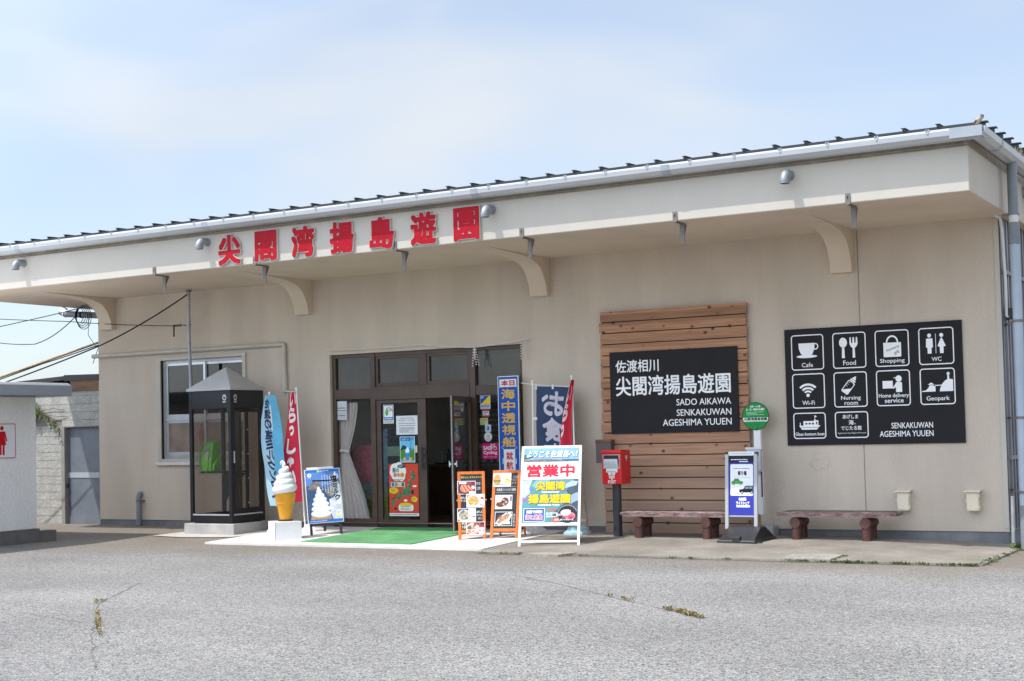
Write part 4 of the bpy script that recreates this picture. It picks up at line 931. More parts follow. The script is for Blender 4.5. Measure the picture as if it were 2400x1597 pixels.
def emb(T):
    mb = MB(); mb.T = T; mb.arc(0, 0, .030, .040, 0, 360, SWHT, .002, 24, 1.15); mb.line([(-.010, .018), (0, .002), (.010, .018)], .006, SWHT, .002); mb.text('NTT', -.034, -.085, .034, -.06, SWHT, .002, .001); return mb
obj('emblem', emb(Matrix.Translation((h-.13, -h+.001, z1-.12)) @ Matrix(((1, 0, 0, 0), (0, 0, -1, 0), (0, 1, 0, 0), (0, 0, 0, 1)))), pbth)
obj('emblem', emb(Matrix.Translation((h-.001, -h+.14, z1-.12)) @ Matrix(((0, 0, 1, 0), (1, 0, 0, 0), (0, 1, 0, 0), (0, 0, 0, 1)))), pbth)
mb = MB(); mb.box(-.10, h-.12, z0+.05, .0, h-.05, z1-.1, BLACK); mb.box(-.40, -.30, 1.0, .12, h-.06, 1.03, BLACK); mb.prism([(-.36, .99), (-.36, .48), (-.24, .70), (.12, .99)], 'y', h-.12, h-.08, BLACK); obj('shelf', mb, pbth)
mb = MB(); mb.box(-.32, h-.10, 2.02, -.08, h-.06, 2.14, P('#6b5a35')); mb.tube([(-.26, h-.1, 2.3), (-.26, h-.1, 1.5)], .015, WHITE_D, 8); obj('fixture', mb, pbth)
GREEN = M('phone_green', (.11, .40, .03), .4, noise=(5, .08))
ph = thing('telephone', 'bright green pay telephone on the shelf inside the phone booth', 'telephone', (BX-.25, BY-.02, BZ+1.03), R(-.5)); ph.scale = (.72, .85, .95)
mb = MB(); mb.prism([(.0, 0), (-.30, 0), (-.30, .18), (-.22, .50), (.0, .53)], 'x', -.11, .20, GREEN); mb.prism([(-.05, 0), (-.27, 0), (-.27, .12), (-.05, .30)], 'x', .20, .26, GREEN); obj('body', mb, ph, bevel=.02)
mb = MB(); mb.box(.02, -.295, .20, .15, -.275, .34, STEEL); obj('keypad', mb, ph); mb = MB(); mb.box(-.07, -.262, .36, .1, -.245, .43, STEEL); obj('display', mb, ph)
mb = MB(); mb.tube([(-.14, -.24, .42), (-.16, -.27, .38), (-.16, -.28, .18), (-.14, -.26, .12)], [.028, .018, .018, .028], GREEN, 10); obj('handset', mb, ph, smooth=60)
mb = MB(); mb.tube([(-.14, -.26, .12), (-.15, -.29, -.02), (-.06, -.34, -.10), (.06, -.33, -.06), (.12, -.31, .1), (.13, -.30, .3)], .008, STEEL, 6); obj('cord', mb, ph, smooth=60)

# ================================================================== NOTICES ON THE ENTRANCE
def flat(name, label, cat, x, y, z, rotz=0., tilt=0., th=.0025, W=.2, H=.2, base='#eeeeee', group=None, draw=None):
    mb = MB(); mb.T = WALLT(x, y, z, rotz, tilt); mb.slab(0, 0, W, H, th, P(base) if isinstance(base, str) else base)
    if draw: draw(mb)
    return tag(obj(name, mb), label, cat, group)
def d(mb):
    mb.rr(.008, .05, .197, .296, .02, P('#2f62a8'), .001); mb.rr(.018, .10, .187, .286, .015, P('#e8eef2'), .0015)
    mb.shape([(.06, .12), (.10, .14), (.10, .20), (.085, .27), (.065, .25), (.05, .2), (.035, .17), (.05, .15)], P('#55b030'), .002)
    for r in (.03, .05, .07): mb.arc(.115, .19, r-.006, r+.004, 10, 100, P('#c0202a'), .002, 12)
    mb.ell(.118, .195, .009, .009, P('#c0202a'), .002); mb.lines(.025, .06, .18, .09, 1, P('#ffffff'), .002); mb.lines(.02, .01, .185, .04, 1, P('#444444'), .002)
flat('sticker', 'small white sticker with green island and red radio waves on the sliding door', 'sticker', -13.472, .066, 1.592, W=.205, H=.303, base='#e4e6e4', draw=d)
def d(mb):
    k = P('#55575c'); mb.lines(.08, .255, .34, .275, 1, k); mb.text('8:30〜17:30', .06, .215, .355, .243, P('#b02430'), .0015); mb.lines(.05, .17, .37, .19, 1, k); mb.lines(.05, .135, .37, .155, 1, k); mb.lines(.06, .03, .37, .12, 5, k)
flat('notice', 'white opening hours notice taped to the sliding door glass', 'notice', -13.219, .066, 1.404, W=.415, H=.305, base='#dfe2e6', draw=d)
def d(mb):
    mb.rect(.008, .008, .282, .41, P('#4ba3d4')); mb.rect(.008, .23, .282, .35, P('#6fc0e4'), .0013); mb.rect(.02, .345, .21, .395, P('#1f5f9f'), .0016); mb.text('佐渡ブルー', .045, .355, .19, .383, P('#ffffff'), .002)
    mb.shape([(.008, .19), (.05, .28), (.10, .27), (.15, .235), (.2, .23), (.008, .2)], P('#25384a'), .0016); mb.shape([(.008, .05), (.008, .19), (.08, .21), (.2, .19), (.282, .21), (.282, .04)], P('#4f8a2c'), .0018)
    mb.ell(.145, .05, .09, .042, P('#d9b25a'), .0022); mb.shape([(.10, .16), (.19, .16), (.175, .03), (.115, .03)], P('#2a8fdc'), .0024); mb.ell(.145, .165, .05, .018, P('#9fd6f0'), .0028); mb.ell(.145, .19, .04, .03, P('#e9f5f8'), .003); mb.ell(.15, .22, .022, .025, P('#e9f5f8'), .0032); mb.line([(.19, .15), (.225, .33)], .007, P('#1a1a22'), .0034)
flat('poster', 'blue soda drink poster in the middle of the sliding door', 'poster', -13.155, .066, .957, W=.29, H=.415, base='#f4f4f4', draw=d)
flat('leaflet', 'faded teal leaflet behind the sliding door glass', 'leaflet', -13.456, .112, 1.06, W=.262, H=.157, base=M('teal_print', (.10, .24, .25), .6, noise=(14, .5, '#6d8a5a')))
def d(mb):
    w = P('#e9ece8'); g = P('#3c7d56'); y = P('#e5c52e'); k = P('#23303f'); g2 = P('#7fae8e')
    for cx, cy, r in ((.12, .76, .09), (.2, .79, .08), (.25, .72, .09), (.15, .66, .1), (.24, .64, .08), (.09, .70, .07)): mb.ell(cx, cy, r, r, w, .0012+cx*.001)
    mb.text('船の', .075, .70, .20, .78, k, .0022, .002); mb.text('御朱印', .09, .63, .29, .69, P('#d55a28'), .0022, .002); mb.ell(.262, .66, .04, .04, y, .0016); mb.lines(.06, .56, .28, .60, 2, k, .0022)
    mb.ell(.25, .80, .08, .03, k, .0026); mb.lines(.20, .785, .30, .815, 2, w, .003)
    mb.rect(.04, .47, .31, .545, w, .002)
    for i, cc in enumerate(('#3a6fb0', '#7a9a3f', '#c9c2b0', '#2f6f5f')): mb.rect(.05+.065*i, .475, .105+.065*i, .54, P(cc), .0024)
    isl = [(.43, .70), (.48, .72), (.52, .64), (.49, .57), (.44, .60)], [(.40, .58), (.44, .58), (.44, .50), (.41, .44), (.37, .48)], [(.30, .45), (.40, .46), (.42, .37), (.36, .32), (.28, .34), (.25, .40)], [(.13, .33), (.25, .38), (.27, .31), (.20, .27), (.12, .29)], [(.06, .28), (.11, .30), (.12, .22), (.07, .15), (.04, .2)]
    rnd = random.Random(9)
    for pp in isl:
        mb.shape(pp, g, .0016)
        for q in range(5):
            a = rnd.choice(pp); mb.ell(a[0]*.8+pp[0][0]*.2, a[1]*.8+pp[0][1]*.2, .012, .01, g2 if q % 2 else k, .002)
    mb.ell(.09, .41, .09, .05, y, .002); mb.lines(.04, .38, .15, .44, 3, P('#8a6a2a'), .0024); mb.ell(.49, .27, .06, .045, y, .002); mb.lines(.45, .25, .53, .29, 2, P('#8a6a2a'), .0024); mb.rr(.18, .08, .47, .19, .04, w, .002); mb.ell(.32, .185, .12, .03, y, .0022); mb.lines(.22, .09, .43, .16, 3, P('#777777'), .0024); mb.rect(.43, .35, .48, .42, k, .0024); mb.ell(.12, .12, .03, .018, k, .0024); mb.ell(.50, .48, .04, .015, w, .0024); mb.ell(.32, .25, .035, .02, w, .0024)
    for q in range(16): mb.arc(rnd.uniform(.05, .53), rnd.uniform(.1, .78), .006, .010, 0, 180, P('#e98a72'), .0014, 8)
    mb.rect(0, 0, .575, .045, w, .002); mb.lines(.02, .01, .55, .035, 1, P('#3c4450'), .0024)
flat('poster', 'large red island map poster low on the sliding door', 'poster', -13.383, .066, .094, W=.575, H=.84, base='#d2452f', draw=d)
flat('tag', 'small cream tag right of the blue drink poster', 'tag', -12.86, .068, 1.113, W=.04, H=.112, base='#d8cfa8')
flat('notice', 'upper of two white notices behind the curtain glass', 'notice', -14.455, .092, 1.835, W=.23, H=.148, base='#c9ccd0', draw=lambda mb: mb.lines(.04, .02, .2, .05, 1, P('#333333')))
flat('notice', 'lower of two white notices behind the curtain glass', 'notice', -14.458, .092, 1.672, W=.235, H=.155, base='#bfc3c8', draw=lambda mb: mb.lines(.03, .06, .2, .085, 1, P('#333333')))
def d(mb):
    mb.rect(.008, .075, .177, .208, P('#1c4fa0')); mb.shape([(.008, .075), (.177, .075), (.177, .208)], P('#f0cf00'), .0014); mb.text('ALSOK', .015, .03, .17, .066, P('#2a3f8f'), .0015, .001); mb.lines(.03, .008, .155, .02, 1, P('#8899aa')); mb.lines(.02, .165, .08, .195, 2, P('#ffffff'), .0018)
flat('sticker', 'blue and yellow security sticker at the top of the right glass panel', 'sticker', -11.63, .088, 1.776, W=.185, H=.216, base='#c8d2dc', draw=d)
def d(mb): mb.rect(0, .092, .12, .12, P('#c23a48'), .001); mb.rect(0, 0, .12, .028, P('#c23a48'), .001); mb.lines(.015, .035, .105, .085, 2, P('#55565c'), .001)
flat('sticker', 'small white sticker with red bands under the security sticker', 'sticker', -11.592, .088, 1.648, W=.12, H=.12, base='#d6d8dc', draw=d)
flat('sticker', 'pale yellow green sticker on the right glass panel', 'sticker', -11.641, .088, 1.53, W=.146, H=.104, base='#c5d08a', draw=lambda mb: (mb.lines(.015, .06, .13, .09, 1, P('#5a6a3a')), mb.lines(.015, .015, .10, .05, 2, P('#3c4a34'))))
flat('sticker', 'small white sticker with a blue drop on the right glass panel', 'sticker', -11.553, .088, 1.418, W=.11, H=.112, base='#c6d6e2', draw=lambda mb: (mb.ell(.055, .055, .025, .035, P('#1f78b8')), mb.ell(.05, .06, .008, .016, P('#9cd0ee'), .0016)))
mb = MB(); mb.T = WALLT(-11.50, .088, 1.341); mb.ell(0, 0, .073, .076, P('#dcdedc'), .001); mb.arc(0, 0, .066, .069, 0, 360, P('#9a8a80'), .0015); mb.line([(-.02, -.015), (.0, .03), (.025, .01), (.0, -.01), (.03, -.02)], .005, P('#8a6a55'), .002); mb.lines(-.045, -.045, .045, -.032, 1, P('#555555'), .002)
tag(obj('sticker', mb), 'round white sticker above the magenta one on the right glass panel', 'sticker')
def d(mb):
    w = P('#f2e6ee'); mb.text('SAD', .022, .142, .168, .20, w, .0015, .0025); mb.text('Cycling', .022, .062, .268, .125, w, .0015, .002); mb.arc(.148, .17, .024, .031, 0, 360, w, .0017); mb.arc(.235, .165, .024, .031, 0, 360, w, .0017)
    mb.line([(.148, .17), (.17, .22), (.22, .215), (.235, .165)], .007, w, .0019); mb.line([(.17, .22), (.19, .175), (.22, .215)], .006, w, .0021); mb.line([(.155, .228), (.18, .228)], .007, w, .0021); mb.line([(.215, .235), (.24, .225)], .007, w, .0021); mb.text('佐渡サイクルステーション', .03, .022, .262, .042, w, .0015)
flat('sticker', 'square magenta cycling sticker low on the right glass panel', 'sticker', -11.611, .088, .995, W=.289, H=.247, base='#c40f6c', draw=d)
SWT = Matrix.Translation((-11.77, .03, 0)) @ Matrix.Rotation(math.atan2(-.94, .21), 4, 'Z')
mb = MB(); mb.T = SWT @ Matrix.Translation((.36, .0045, 1.74)) @ Matrix(((1, 0, 0, 0), (0, 0, 1, 0), (0, 1, 0, 0), (0, 0, 0, 1)))
mb.add([(0, 0, 0), (.12, 0, 0), (.12, .125, 0), (0, .125, 0)], [(0, 1, 2, 3)], P('#b9b9b4')); mb.text('AED', .03, .05, .11, .085, P('#2a2a2a'), .0012, .001, mirror=True)
tag(obj('sticker', mb), 'grey white emergency sticker on the open swing door glass', 'sticker')

# curtain tied behind the left glass
CUR = M('curtain_cloth', (.80, .72, .69), .9, noise=(7, .12), stretch=(6, 6, 1))
def cur(u, v, w_):
    z = .04+v*1.92; t = (z-1.14)
    cx = -14.36+(.06 if t > 0 else 0)*t*1.0+(.16*(-t)**1.1 if t < 0 else 0); hw = .10+(.125*min(1, t/.8) if t > 0 else .20*min(1, (-t)/1.1))
    fold = .028*math.sin(u*38+3*v)*(.5+min(1, abs(t)*1.5)); return (cx-hw+u*2*hw+ (.02*math.sin(v*9)), .20+fold, z)
mb = MB(cur); mb.grid(0, 0, 1, 1, 80, 24, CUR); mb.fn = None; mb.tube([(-14.48, .17, 1.15), (-14.36, .15, 1.17), (-14.24, .17, 1.14)], .03, CUR, 8)
tag(obj('curtain', mb, smooth=60), 'pale tied back curtain hanging behind the left glass panel', 'curtain')

# a few things in the dim shop
t_ = thing('counter', 'dark wooden counter inside the shop doorway', 'counter', (-13.6, 3.4, -.08))
mb = MB(); mb.box(-15.1, 3.1, -.08, -12.2, 3.5, .80, M('dark_counter_wood', (.07, .04, .025), .5, noise=(4, .3))); obj('body', mb, t_, world=True)
mb = MB(); mb.box(-15.15, 3.04, .80, -12.15, 3.56, .84, M('counter_top_wood', (.12, .075, .05), .4, noise=(5, .3))); obj('top', mb, t_, world=True)
flat('blackboard', 'black menu board on the wall inside the open doorway', 'board', -14.75, 4.98, 1.2, W=.95, H=.8, th=.02, base=CHALK, draw=lambda mb: (mb.rro(0, 0, .95, .8, .02, .03, P('#3a2a1e'), .002), mb.lines(.1, .1, .8, .7, 6, P('#5a5a5a'), .002)))
t_ = thing('bottle_rack', 'row of bottles on the counter inside the doorway', 'rack', (-14, 3.3, .84))
rnd = random.Random(4); mb = MB(); mb.box(-14.5, 3.15, .84, -13.1, 3.4, .87, DARK); obj('tray', mb, t_, world=True)
for k in range(9):
    mb = MB(); c = rnd.choice(['#6a5a3a', '#8a9094', '#3a4a52', '#a08a4a', '#50606a']); mb.lathe([(.04, 0), (.042, .16), (.015, .21), (.015, .26)], (-14.4+.14*k, 3.25, .87), P(c), 10); obj('bottle', mb, t_, world=True)
t_ = thing('display_case', 'red green and teal display stand inside the shop behind the curtain', 'display', (-14.1, .75, -.08))
mb = MB(); mb.box(-14.45, .55, -.08, -13.75, .95, .42, M('goods_8c9a3c', '#8c9a3c', .6, noise=(11, .6), noise2=(30, .6), stretch=(1, 1, 1.6))); mb.box(-14.45, .55, .43, -13.75, .95, .60, M('goods_5f8f76', '#5f8f76', .6, noise=(11, .6), noise2=(30, .6), stretch=(1, 1, 1.6))); mb.box(-14.45, .55, .61, -14.05, .95, 1.25, M('goods_b04a58', '#b04a58', .6, noise=(11, .6), noise2=(30, .6), stretch=(1, 1, 1.6))); mb.box(-14.04, .57, .61, -13.75, .95, 1.5, M('goods_5a8a9c', '#5a8a9c', .6, noise=(11, .6), noise2=(30, .6), stretch=(1, 1, 1.6))); obj('body', mb, t_, world=True)
flat('notice', 'grey white paper on the counter front inside the doorway', 'notice', -13.93, 3.095, .28, W=.3, H=.34, base='#6f7378', draw=lambda mb: mb.lines(.03, .04, .27, .3, 6, P('#43464a')))

# rope of shells over the entrance
BEAD = M('white_bead', (.62, .61, .58), .5, noise=(20, .2))
rp = thing('bead_rope', 'thin white rope with hanging bead strings over the entrance', 'decoration', (-12.6, -.07, 2.8))
mb = MB(); ps = []
for a, b, s_ in (((-14.52, -.07, 2.835), (-12.6, -.07, 2.835), .012), ((-12.6, -.07, 2.835), (-11.61, -.07, 2.74), .015), ((-11.61, -.07, 2.74), (-10.68, -.07, 2.82), .01)):
    for k in range(8): t = k/8; p = Vector(a).lerp(Vector(b), t); p.z -= s_*4*t*(1-t); ps.append(p)
ps.append(Vector((-10.66, -.07, 2.82))); mb.tube(ps, .008, BEAD, 6); obj('rope', mb, rp, world=True)
for x, zt, zb, dx in ((-11.62, 2.74, 2.45, -.03), (-11.60, 2.74, 2.47, .02), (-11.59, 2.74, 2.46, .06), (-11.61, 2.74, 2.56, .0), (-10.775, 2.80, 2.52, .0), (-10.70, 2.82, 2.53, .01)):
    mb = MB(); n = 8
    for k in range(n): t = k/(n-1); c = (x+dx*t, -.085, zt+(zb-zt)*t); mb.lathe([(.003, -.012), (.012, -.005), (.012, .005), (.003, .012)], c, BEAD, 7)
    obj('bead_string', mb, rp, world=True)

# ================================================================== STREET OBJECTS
# post box
pbx = thing('post_box', 'red post box on a dark round pole before the timber panel', 'post box', (-8.96, -.60, -.135))
mb = MB(); mb.tube([(0, 0, -.02), (0, 0, .77)], .064, M('dark_blue_pole', (.03, .036, .043), .45, noise=(5, .2)), 18); obj('pole', mb, pbx, smooth=50)
mb = MB()
pf = [(-.15, .765), (-.15, 1.20), (-.165, 1.205), (-.165, 1.245), (-.14, 1.255), (.13, 1.245), (.15, 1.225), (.15, .765)]
mb.prism(pf, 'x', -.155, .155, RED); obj('body', mb, pbx, bevel=.012)
mb = MB(); mb.T = WALLT(0, -.152, 0)
mb.slab(-.135, .99, .125, 1.185, .004, ALU); mb.rect(-.125, 1.0, .115, 1.178, P('#2e2f30'), .0015); obj('slot', mb, pbx)
mb = MB(); mb.T = WALLT(0, -.158, 0); mb.add([(-.115, 1.0, .004), (.11, 1.0, .004), (.11, 1.125, .035), (-.10, 1.125, .035)], [(0, 1, 2, 3)], P('#cfd6da')); mb.lines(-.09, 1.01, .09, 1.11, 4, P('#a9b2b8'), .028)
mb.rect(-.085, .935, .095, .985, P('#dfe3e2'), .002); mb.lines(-.075, .942, .085, .96, 1, P('#3f7fb8'), .004); mb.rect(-.085, .985, .095, .993, P('#d8d2a0'), .002); obj('slot_label', mb, pbx)
mb = MB(); mb.T = WALLT(0, -.1515, 0)
mb.text('郵便', -.055, .895, .055, .935, WHITE, .002, .002); mb.rect(-.045, .873, .045, .887, WHITE, .002); mb.rect(-.045, .85, .045, .864, WHITE, .002); mb.rect(-.008, .825, .008, .852, WHITE, .0022); mb.text('POST', -.058, .778, .062, .822, WHITE, .002, .002)
obj('lettering', mb, pbx)
mb = MB(); mb.T = Matrix.Translation((.1565, 0, 0)) @ Matrix(((0, 0, 1, 0), (1, 0, 0, 0), (0, 1, 0, 0), (0, 0, 0, 1)))
mb.rect(-.03, 1.13, .045, 1.143, WHITE, .001); mb.rect(-.03, 1.155, .045, 1.166, WHITE, .001); mb.rect(.0, 1.095, .014, 1.13, WHITE, .0012); obj('lettering', mb, pbx)

# rusty meter box on the panel edge
mbx = thing('meter_box', 'weathered grey metal box with rusty lid behind the post box', 'box', (-9.36, -.08, .90))
SPK = M('speckled_blue_metal', (.17, .19, .22), .6, .3, noise=(40, .5, '#6a5548'))
mb = MB(); mb.box(-9.485, -.19, .92, -9.24, -.078, 1.24, SPK); obj('body', mb, mbx, world=True)
mb = MB(); mb.box(-9.492, -.2, 1.215, -9.232, -.078, 1.262, RUST); obj('lid', mb, mbx, world=True, bevel=.006)

# log benches
BENCHF = M('peeled_sunlit_bench_edge', (.13, .055, .05), .5, noise=(11, .5, '#b59a96'), bump=(16, .6, .01), stretch=(.8, 3, 3))  # peeled paint, plus sunlight on the front edge put into the lighter colour
def seat_mb(L0):
    mb = MB(); rnd = random.Random(17); n = 16; 
    for a, b in ((0, .19), (.20, .40)):
        ring = []
        for k in range(n+1):
            x = L0*k/n; j = [rnd.uniform(-.008, .008) for _ in range(6)]
            e = .035 if k in (0, n) else 0
            ring.append([(x, a+j[0]+.014, .318+j[1]*.5+e*.6), (x, b, .325+e*.6), (x, b, .39-e*.5), (x, a+.035, .396+j[2]*.3-e*.5), (x, a+.0+j[3], .382+j[4]*.4-e*.5)])
        v = [p for r in ring for p in r]; m = 5; f = []
        for k in range(n):
            for q in range(m): f.append((k*m+q, k*m+(q+1) % m, (k+1)*m+(q+1) % m, (k+1)*m+q))
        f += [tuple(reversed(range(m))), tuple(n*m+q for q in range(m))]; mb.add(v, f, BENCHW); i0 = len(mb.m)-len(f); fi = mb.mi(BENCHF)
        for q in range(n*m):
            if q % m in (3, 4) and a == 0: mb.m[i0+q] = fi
    return mb
def leg_mb(x):
    mb = MB(); mb.tube([(x, -.0, .245), (x, .05, .245), (x, .36, .245), (x, .40, .245)], [.07, .08, .08, .072], LOGW, 14)
    for y in (.07, .33): mb.tube([(x, y, -.03), (x, y, .05), (x, y, .20)], [.066, .062, .064], LOGW, 12)
    return mb
def bench(x, y, L0, lx, label, rz=0):
    b = thing('log_bench', label, 'bench', (x, y, -.14), rz, 'log benches before the shop')
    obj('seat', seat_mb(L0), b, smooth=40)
    for q in lx: obj('leg', leg_mb(q), b, smooth=40)
    return b
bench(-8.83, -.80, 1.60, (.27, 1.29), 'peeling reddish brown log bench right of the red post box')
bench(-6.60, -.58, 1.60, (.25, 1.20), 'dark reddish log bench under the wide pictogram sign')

# taxi stand sign
tx = thing('taxi_stand_sign', 'narrow blue taxi stand sign in a grey frame on black plastic foot', 'sign', (-6.94, -.80, -.155), R(-3))
mb = MB()
def ringp(w_, d_, z): return [(-w_, -d_, z), (w_, -d_, z), (w_, d_, z), (-w_, d_, z)]
lv = [ringp(.275, .37, -.01), ringp(.275, .37, .05), ringp(.25, .33, .075), ringp(.235, .09, .215), ringp(.22, .055, .225)]
v = [p for r in lv for p in r]; f = []
for k in range(len(lv)-1):
    for q in range(4): f.append((k*4+q, k*4+(q+1) % 4, (k+1)*4+(q+1) % 4, (k+1)*4+q))
f += [(16, 17, 18, 19), (3, 2, 1, 0)]; mb.add(v, f, BLACK_P)
mb.prism([(-.06, -.372), (.06, -.372), (.035, -.2), (-.035, -.2)], 'z', .0, .11, BLACK_P)
for s_ in (-1, 1):
    for e in (-.3, .3): mb.box(s_*.2-.06, e-.05, -.012, s_*.2+.06, e+.05, .012, BLACK)
    mb.lathe([(.05, 0), (.05, .04)], (s_*.278, -.26, .0), BLACK_P, 12)
obj('foot', mb, tx, bevel=.012)
TF = Matrix.Translation((-.07, -.03, .0)) @ Matrix.Rotation(R(-3.5), 4, 'X') @ Matrix(((1, 0, 0, 0), (0, 0, -1, 0), (0, 1, 0, 0), (0, 0, 0, 1)))
FRM = M('frame_grey', (.44, .45, .45), .4, .2, noise=(4, .05))
mb = MB(); mb.T = TF
for a, b in ((-.235, -.185), (.185, .235)): mb.add([(a, .18, -.02), (b, .18, -.02), (b, 1.19, -.02), (a, 1.19, -.02), (a, .18, .015), (b, .18, .015), (b, 1.19, .015), (a, 1.19, .015)], [(0, 3, 2, 1), (4, 5, 6, 7), (0, 1, 5, 4), (1, 2, 6, 5), (2, 3, 7, 6), (3, 0, 4, 7)], FRM)
mb.slab(-.19, 1.17, .19, 1.225, .03, WHITE); mb.lines(-.16, 1.19, .16, 1.205, 1, P('#9aa0a6'), .002); mb.slab(-.185, .345, .185, .365, .02, FRM)
for s_ in (-1, 1): mb.slab(min(s_*.19, s_*.24), 1.165, max(s_*.19, s_*.24), 1.22, .032, BLACK_P)
obj('frame', mb, tx, bevel=.003)
mb = MB(); mb.T = TF
BLU = P('#373da6'); mb.slab(-.185, .365, .185, 1.17, .008, BLU); w_ = P('#eef0f4'); k = P('#1d1b30')
mb.rect(-.185, 1.075, .185, 1.17, k, .001); mb.lines(-.15, 1.105, .09, 1.13, 1, w_, .002); mb.rect(-.03, 1.085, .10, 1.096, w_, .002)
mb.rr(-.16, .63, .17, 1.055, .02, w_, .0015); mb.lines(-.115, .988, .12, 1.005, 1, k, .0025); mb.text('乗り場', -.05, .905, .075, .962, k, .0025, .002); mb.lines(-.12, .875, .14, .884, 1, P('#9aa0aa'), .0025)
def car(x, y, s_, col, win):
    c = P(col); mb.shape([(x, y), (x+s_*.98, y), (x+s_, y+s_*.14), (x+s_*.97, y+s_*.2), (x+s_*.74, y+s_*.24), (x+s_*.60, y+s_*.42), (x+s_*.28, y+s_*.42), (x+s_*.16, y+s_*.24), (x, y+s_*.2)], c, .003)
    mb.shape([(x+s_*.22, y+s_*.25), (x+s_*.31, y+s_*.38), (x+s_*.44, y+s_*.38), (x+s_*.44, y+s_*.25)], P(win), .0035); mb.shape([(x+s_*.47, y+s_*.25), (x+s_*.47, y+s_*.38), (x+s_*.58, y+s_*.38), (x+s_*.68, y+s_*.25)], P(win), .0035)
    for q in (.2, .8): mb.ell(x+s_*q, y+.005, s_*.095, s_*.095, P('#15151a'), .0038); mb.ell(x+s_*q, y+.005, s_*.05, s_*.05, P('#b8bcc0'), .0042)
car(-.145, .79, .17, '#4aa83a', '#5a6a70')
c = P('#15171c'); mb.shape([(-.03, .675), (.168, .675), (.168, .765), (.06, .765), (.025, .72), (-.03, .715)], c, .003); mb.shape([(.045, .725), (.068, .755), (.105, .755), (.105, .725)], P('#8a9aa4'), .0035); mb.shape([(.115, .725), (.115, .755), (.155, .755), (.155, .725)], P('#8a9aa4'), .0035)
for q in (.01, .15): mb.ell(q, .675, .02, .02, P('#08080a'), .0038); mb.ell(q, .675, .011, .011, P('#c8ccd0'), .0042)
mb.text('佐渡版', -.04, .565, .07, .605, w_, .0025, .003); mb.text('ライドシェア', -.075, .512, .115, .552, w_, .0025, .003); mb.rr(-.075, .475, .125, .505, .012, w_, .0025); mb.lines(-.05, .486, .1, .495, 1, P('#9098b0'), .003)
obj('panel', mb, tx)

# bus stop
bs = thing('bus_stop_sign', 'round green bus stop sign on a white post behind the blue stand', 'sign', (-6.98, -.17, -.12))
mb = MB(); mb.prism([(-.26, -.12), (.22, -.12), (.22, .14), (-.26, .14)], 'z', -.03, .155, CONC_L); obj('base', mb, bs, bevel=.03)
mb = MB(); mb.box(-.05, -.035, .30, .05, .035, 1.60, WHITE); mb.box(-.055, -.045, .15, .0, .02, .32, M('post_wood', (.35, .20, .10), .7, noise=(5, .3))); obj('post', mb, bs, bevel=.006)
mb = MB(); mb.T = Matrix.Translation((-.01, -.045, 1.665)) @ Matrix(((1, 0, 0, 0), (0, 0, -1, 0), (0, 1, 0, 0), (0, 0, 0, 1)))
GRN = P('#0c8a3c'); w_ = P('#eef2ee'); n = 40
v = [(.195*math.cos(2*math.pi*q/n), .195*math.sin(2*math.pi*q/n), 0) for q in range(n)]+[(.195*math.cos(2*math.pi*q/n), .195*math.sin(2*math.pi*q/n), -.015) for q in range(n)]
mb.add(v, [tuple(range(n)), tuple(reversed(range(n, 2*n)))]+[(q, n+q, n+(q+1) % n, (q+1) % n) for q in range(n)], GRN)
mb.arc(0, 0, .186, .195, 0, 360, P('#1c3f2c'), .001, 40); mb.shape([(-.185, -.02), (.185, -.02), (.178, -.075), (-.178, -.075)], w_, .001)
mb.text('尖閣湾揚島遊園', -.165, -.058, .165, -.022, P('#26302a'), .002, .0015); mb.lines(-.14, -.073, .14, -.063, 1, P('#77807a'), .002)
mb.text('4月〜11月', -.075, .118, .072, .148, w_, .002, .0012); mb.text('土・日・祝日のみ運行', -.135, .078, .135, .110, w_, .002, .0012); mb.lines(-.13, .012, .13, .064, 3, P('#a9d8a8'), .002, .5)
obj('disc', mb, bs)
mb = MB(); mb.box(-.135, -.10, .90, .075, -.06, 1.21, ALU_B); mb.box(-.15, -.105, 1.21, .09, -.05, 1.235, ALU); mb.T = WALLT(0, -.102, 0); mb.rect(-.125, .91, .065, 1.20, P('#b9c2ca')); mb.lines(-.10, .94, .04, 1.17, 7, P('#8a949c'), .0015); mb.T = None; mb.tube([(.06, -.06, .55), (.06, -.06, .9)], .01, BLACK, 6); obj('timetable_case', mb, bs)
mb = MB(); mb.box(-.012, -.066, 1.50, .012, -.052, 1.52, STEEL_D); obj('bolt', mb, bs)

# framed open sign (A-frame)
af = thing('open_sign', 'big white framed open sign with red characters standing right of the menu boards', 'sign', (-9.375, -1.912, -.178), R(20.9))
LEAN = R(23.2)
TF = Matrix.Rotation(-LEAN, 4, 'X') @ Matrix(((1, 0, 0, 0), (0, 0, -1, 0), (0, 1, 0, 0), (0, 0, 0, 1)))
WFR = M('white_enamel_frame', (.82, .82, .81), .35, noise=(4, .03)); H_ = 1.50; hw = .425
mb = MB(); mb.T = TF
def fb(a, c, b, d_, th=.028):
    mb.slab(a, c, b, d_, th, WFR)
fb(-hw, -.01, -hw+.036, H_); fb(hw-.036, -.01, hw, H_); fb(-hw+.036, H_-.035, hw-.036, H_); fb(-hw+.036, .315, hw-.036, .35); fb(-hw+.036, .075, hw-.036, .105)
obj('frame', mb, af, bevel=.004)
mb = MB(); mb.T = TF
a = hw-.036; mb.slab(-a, .35, a, H_-.035, .012, P('#f4f4f2')); 
SKYP = M('print_sky', (.16, .40, .72), .45, noise=(3, .3, '#8fbfe8')); ROCK = M('print_rocks', (.22, .20, .19), .5, noise=(26, .7, '#a59a92'), noise2=(60, .5)); SEA = M('print_sea', (.10, .30, .36), .45, noise=(7, .35, '#4f9aa2'))
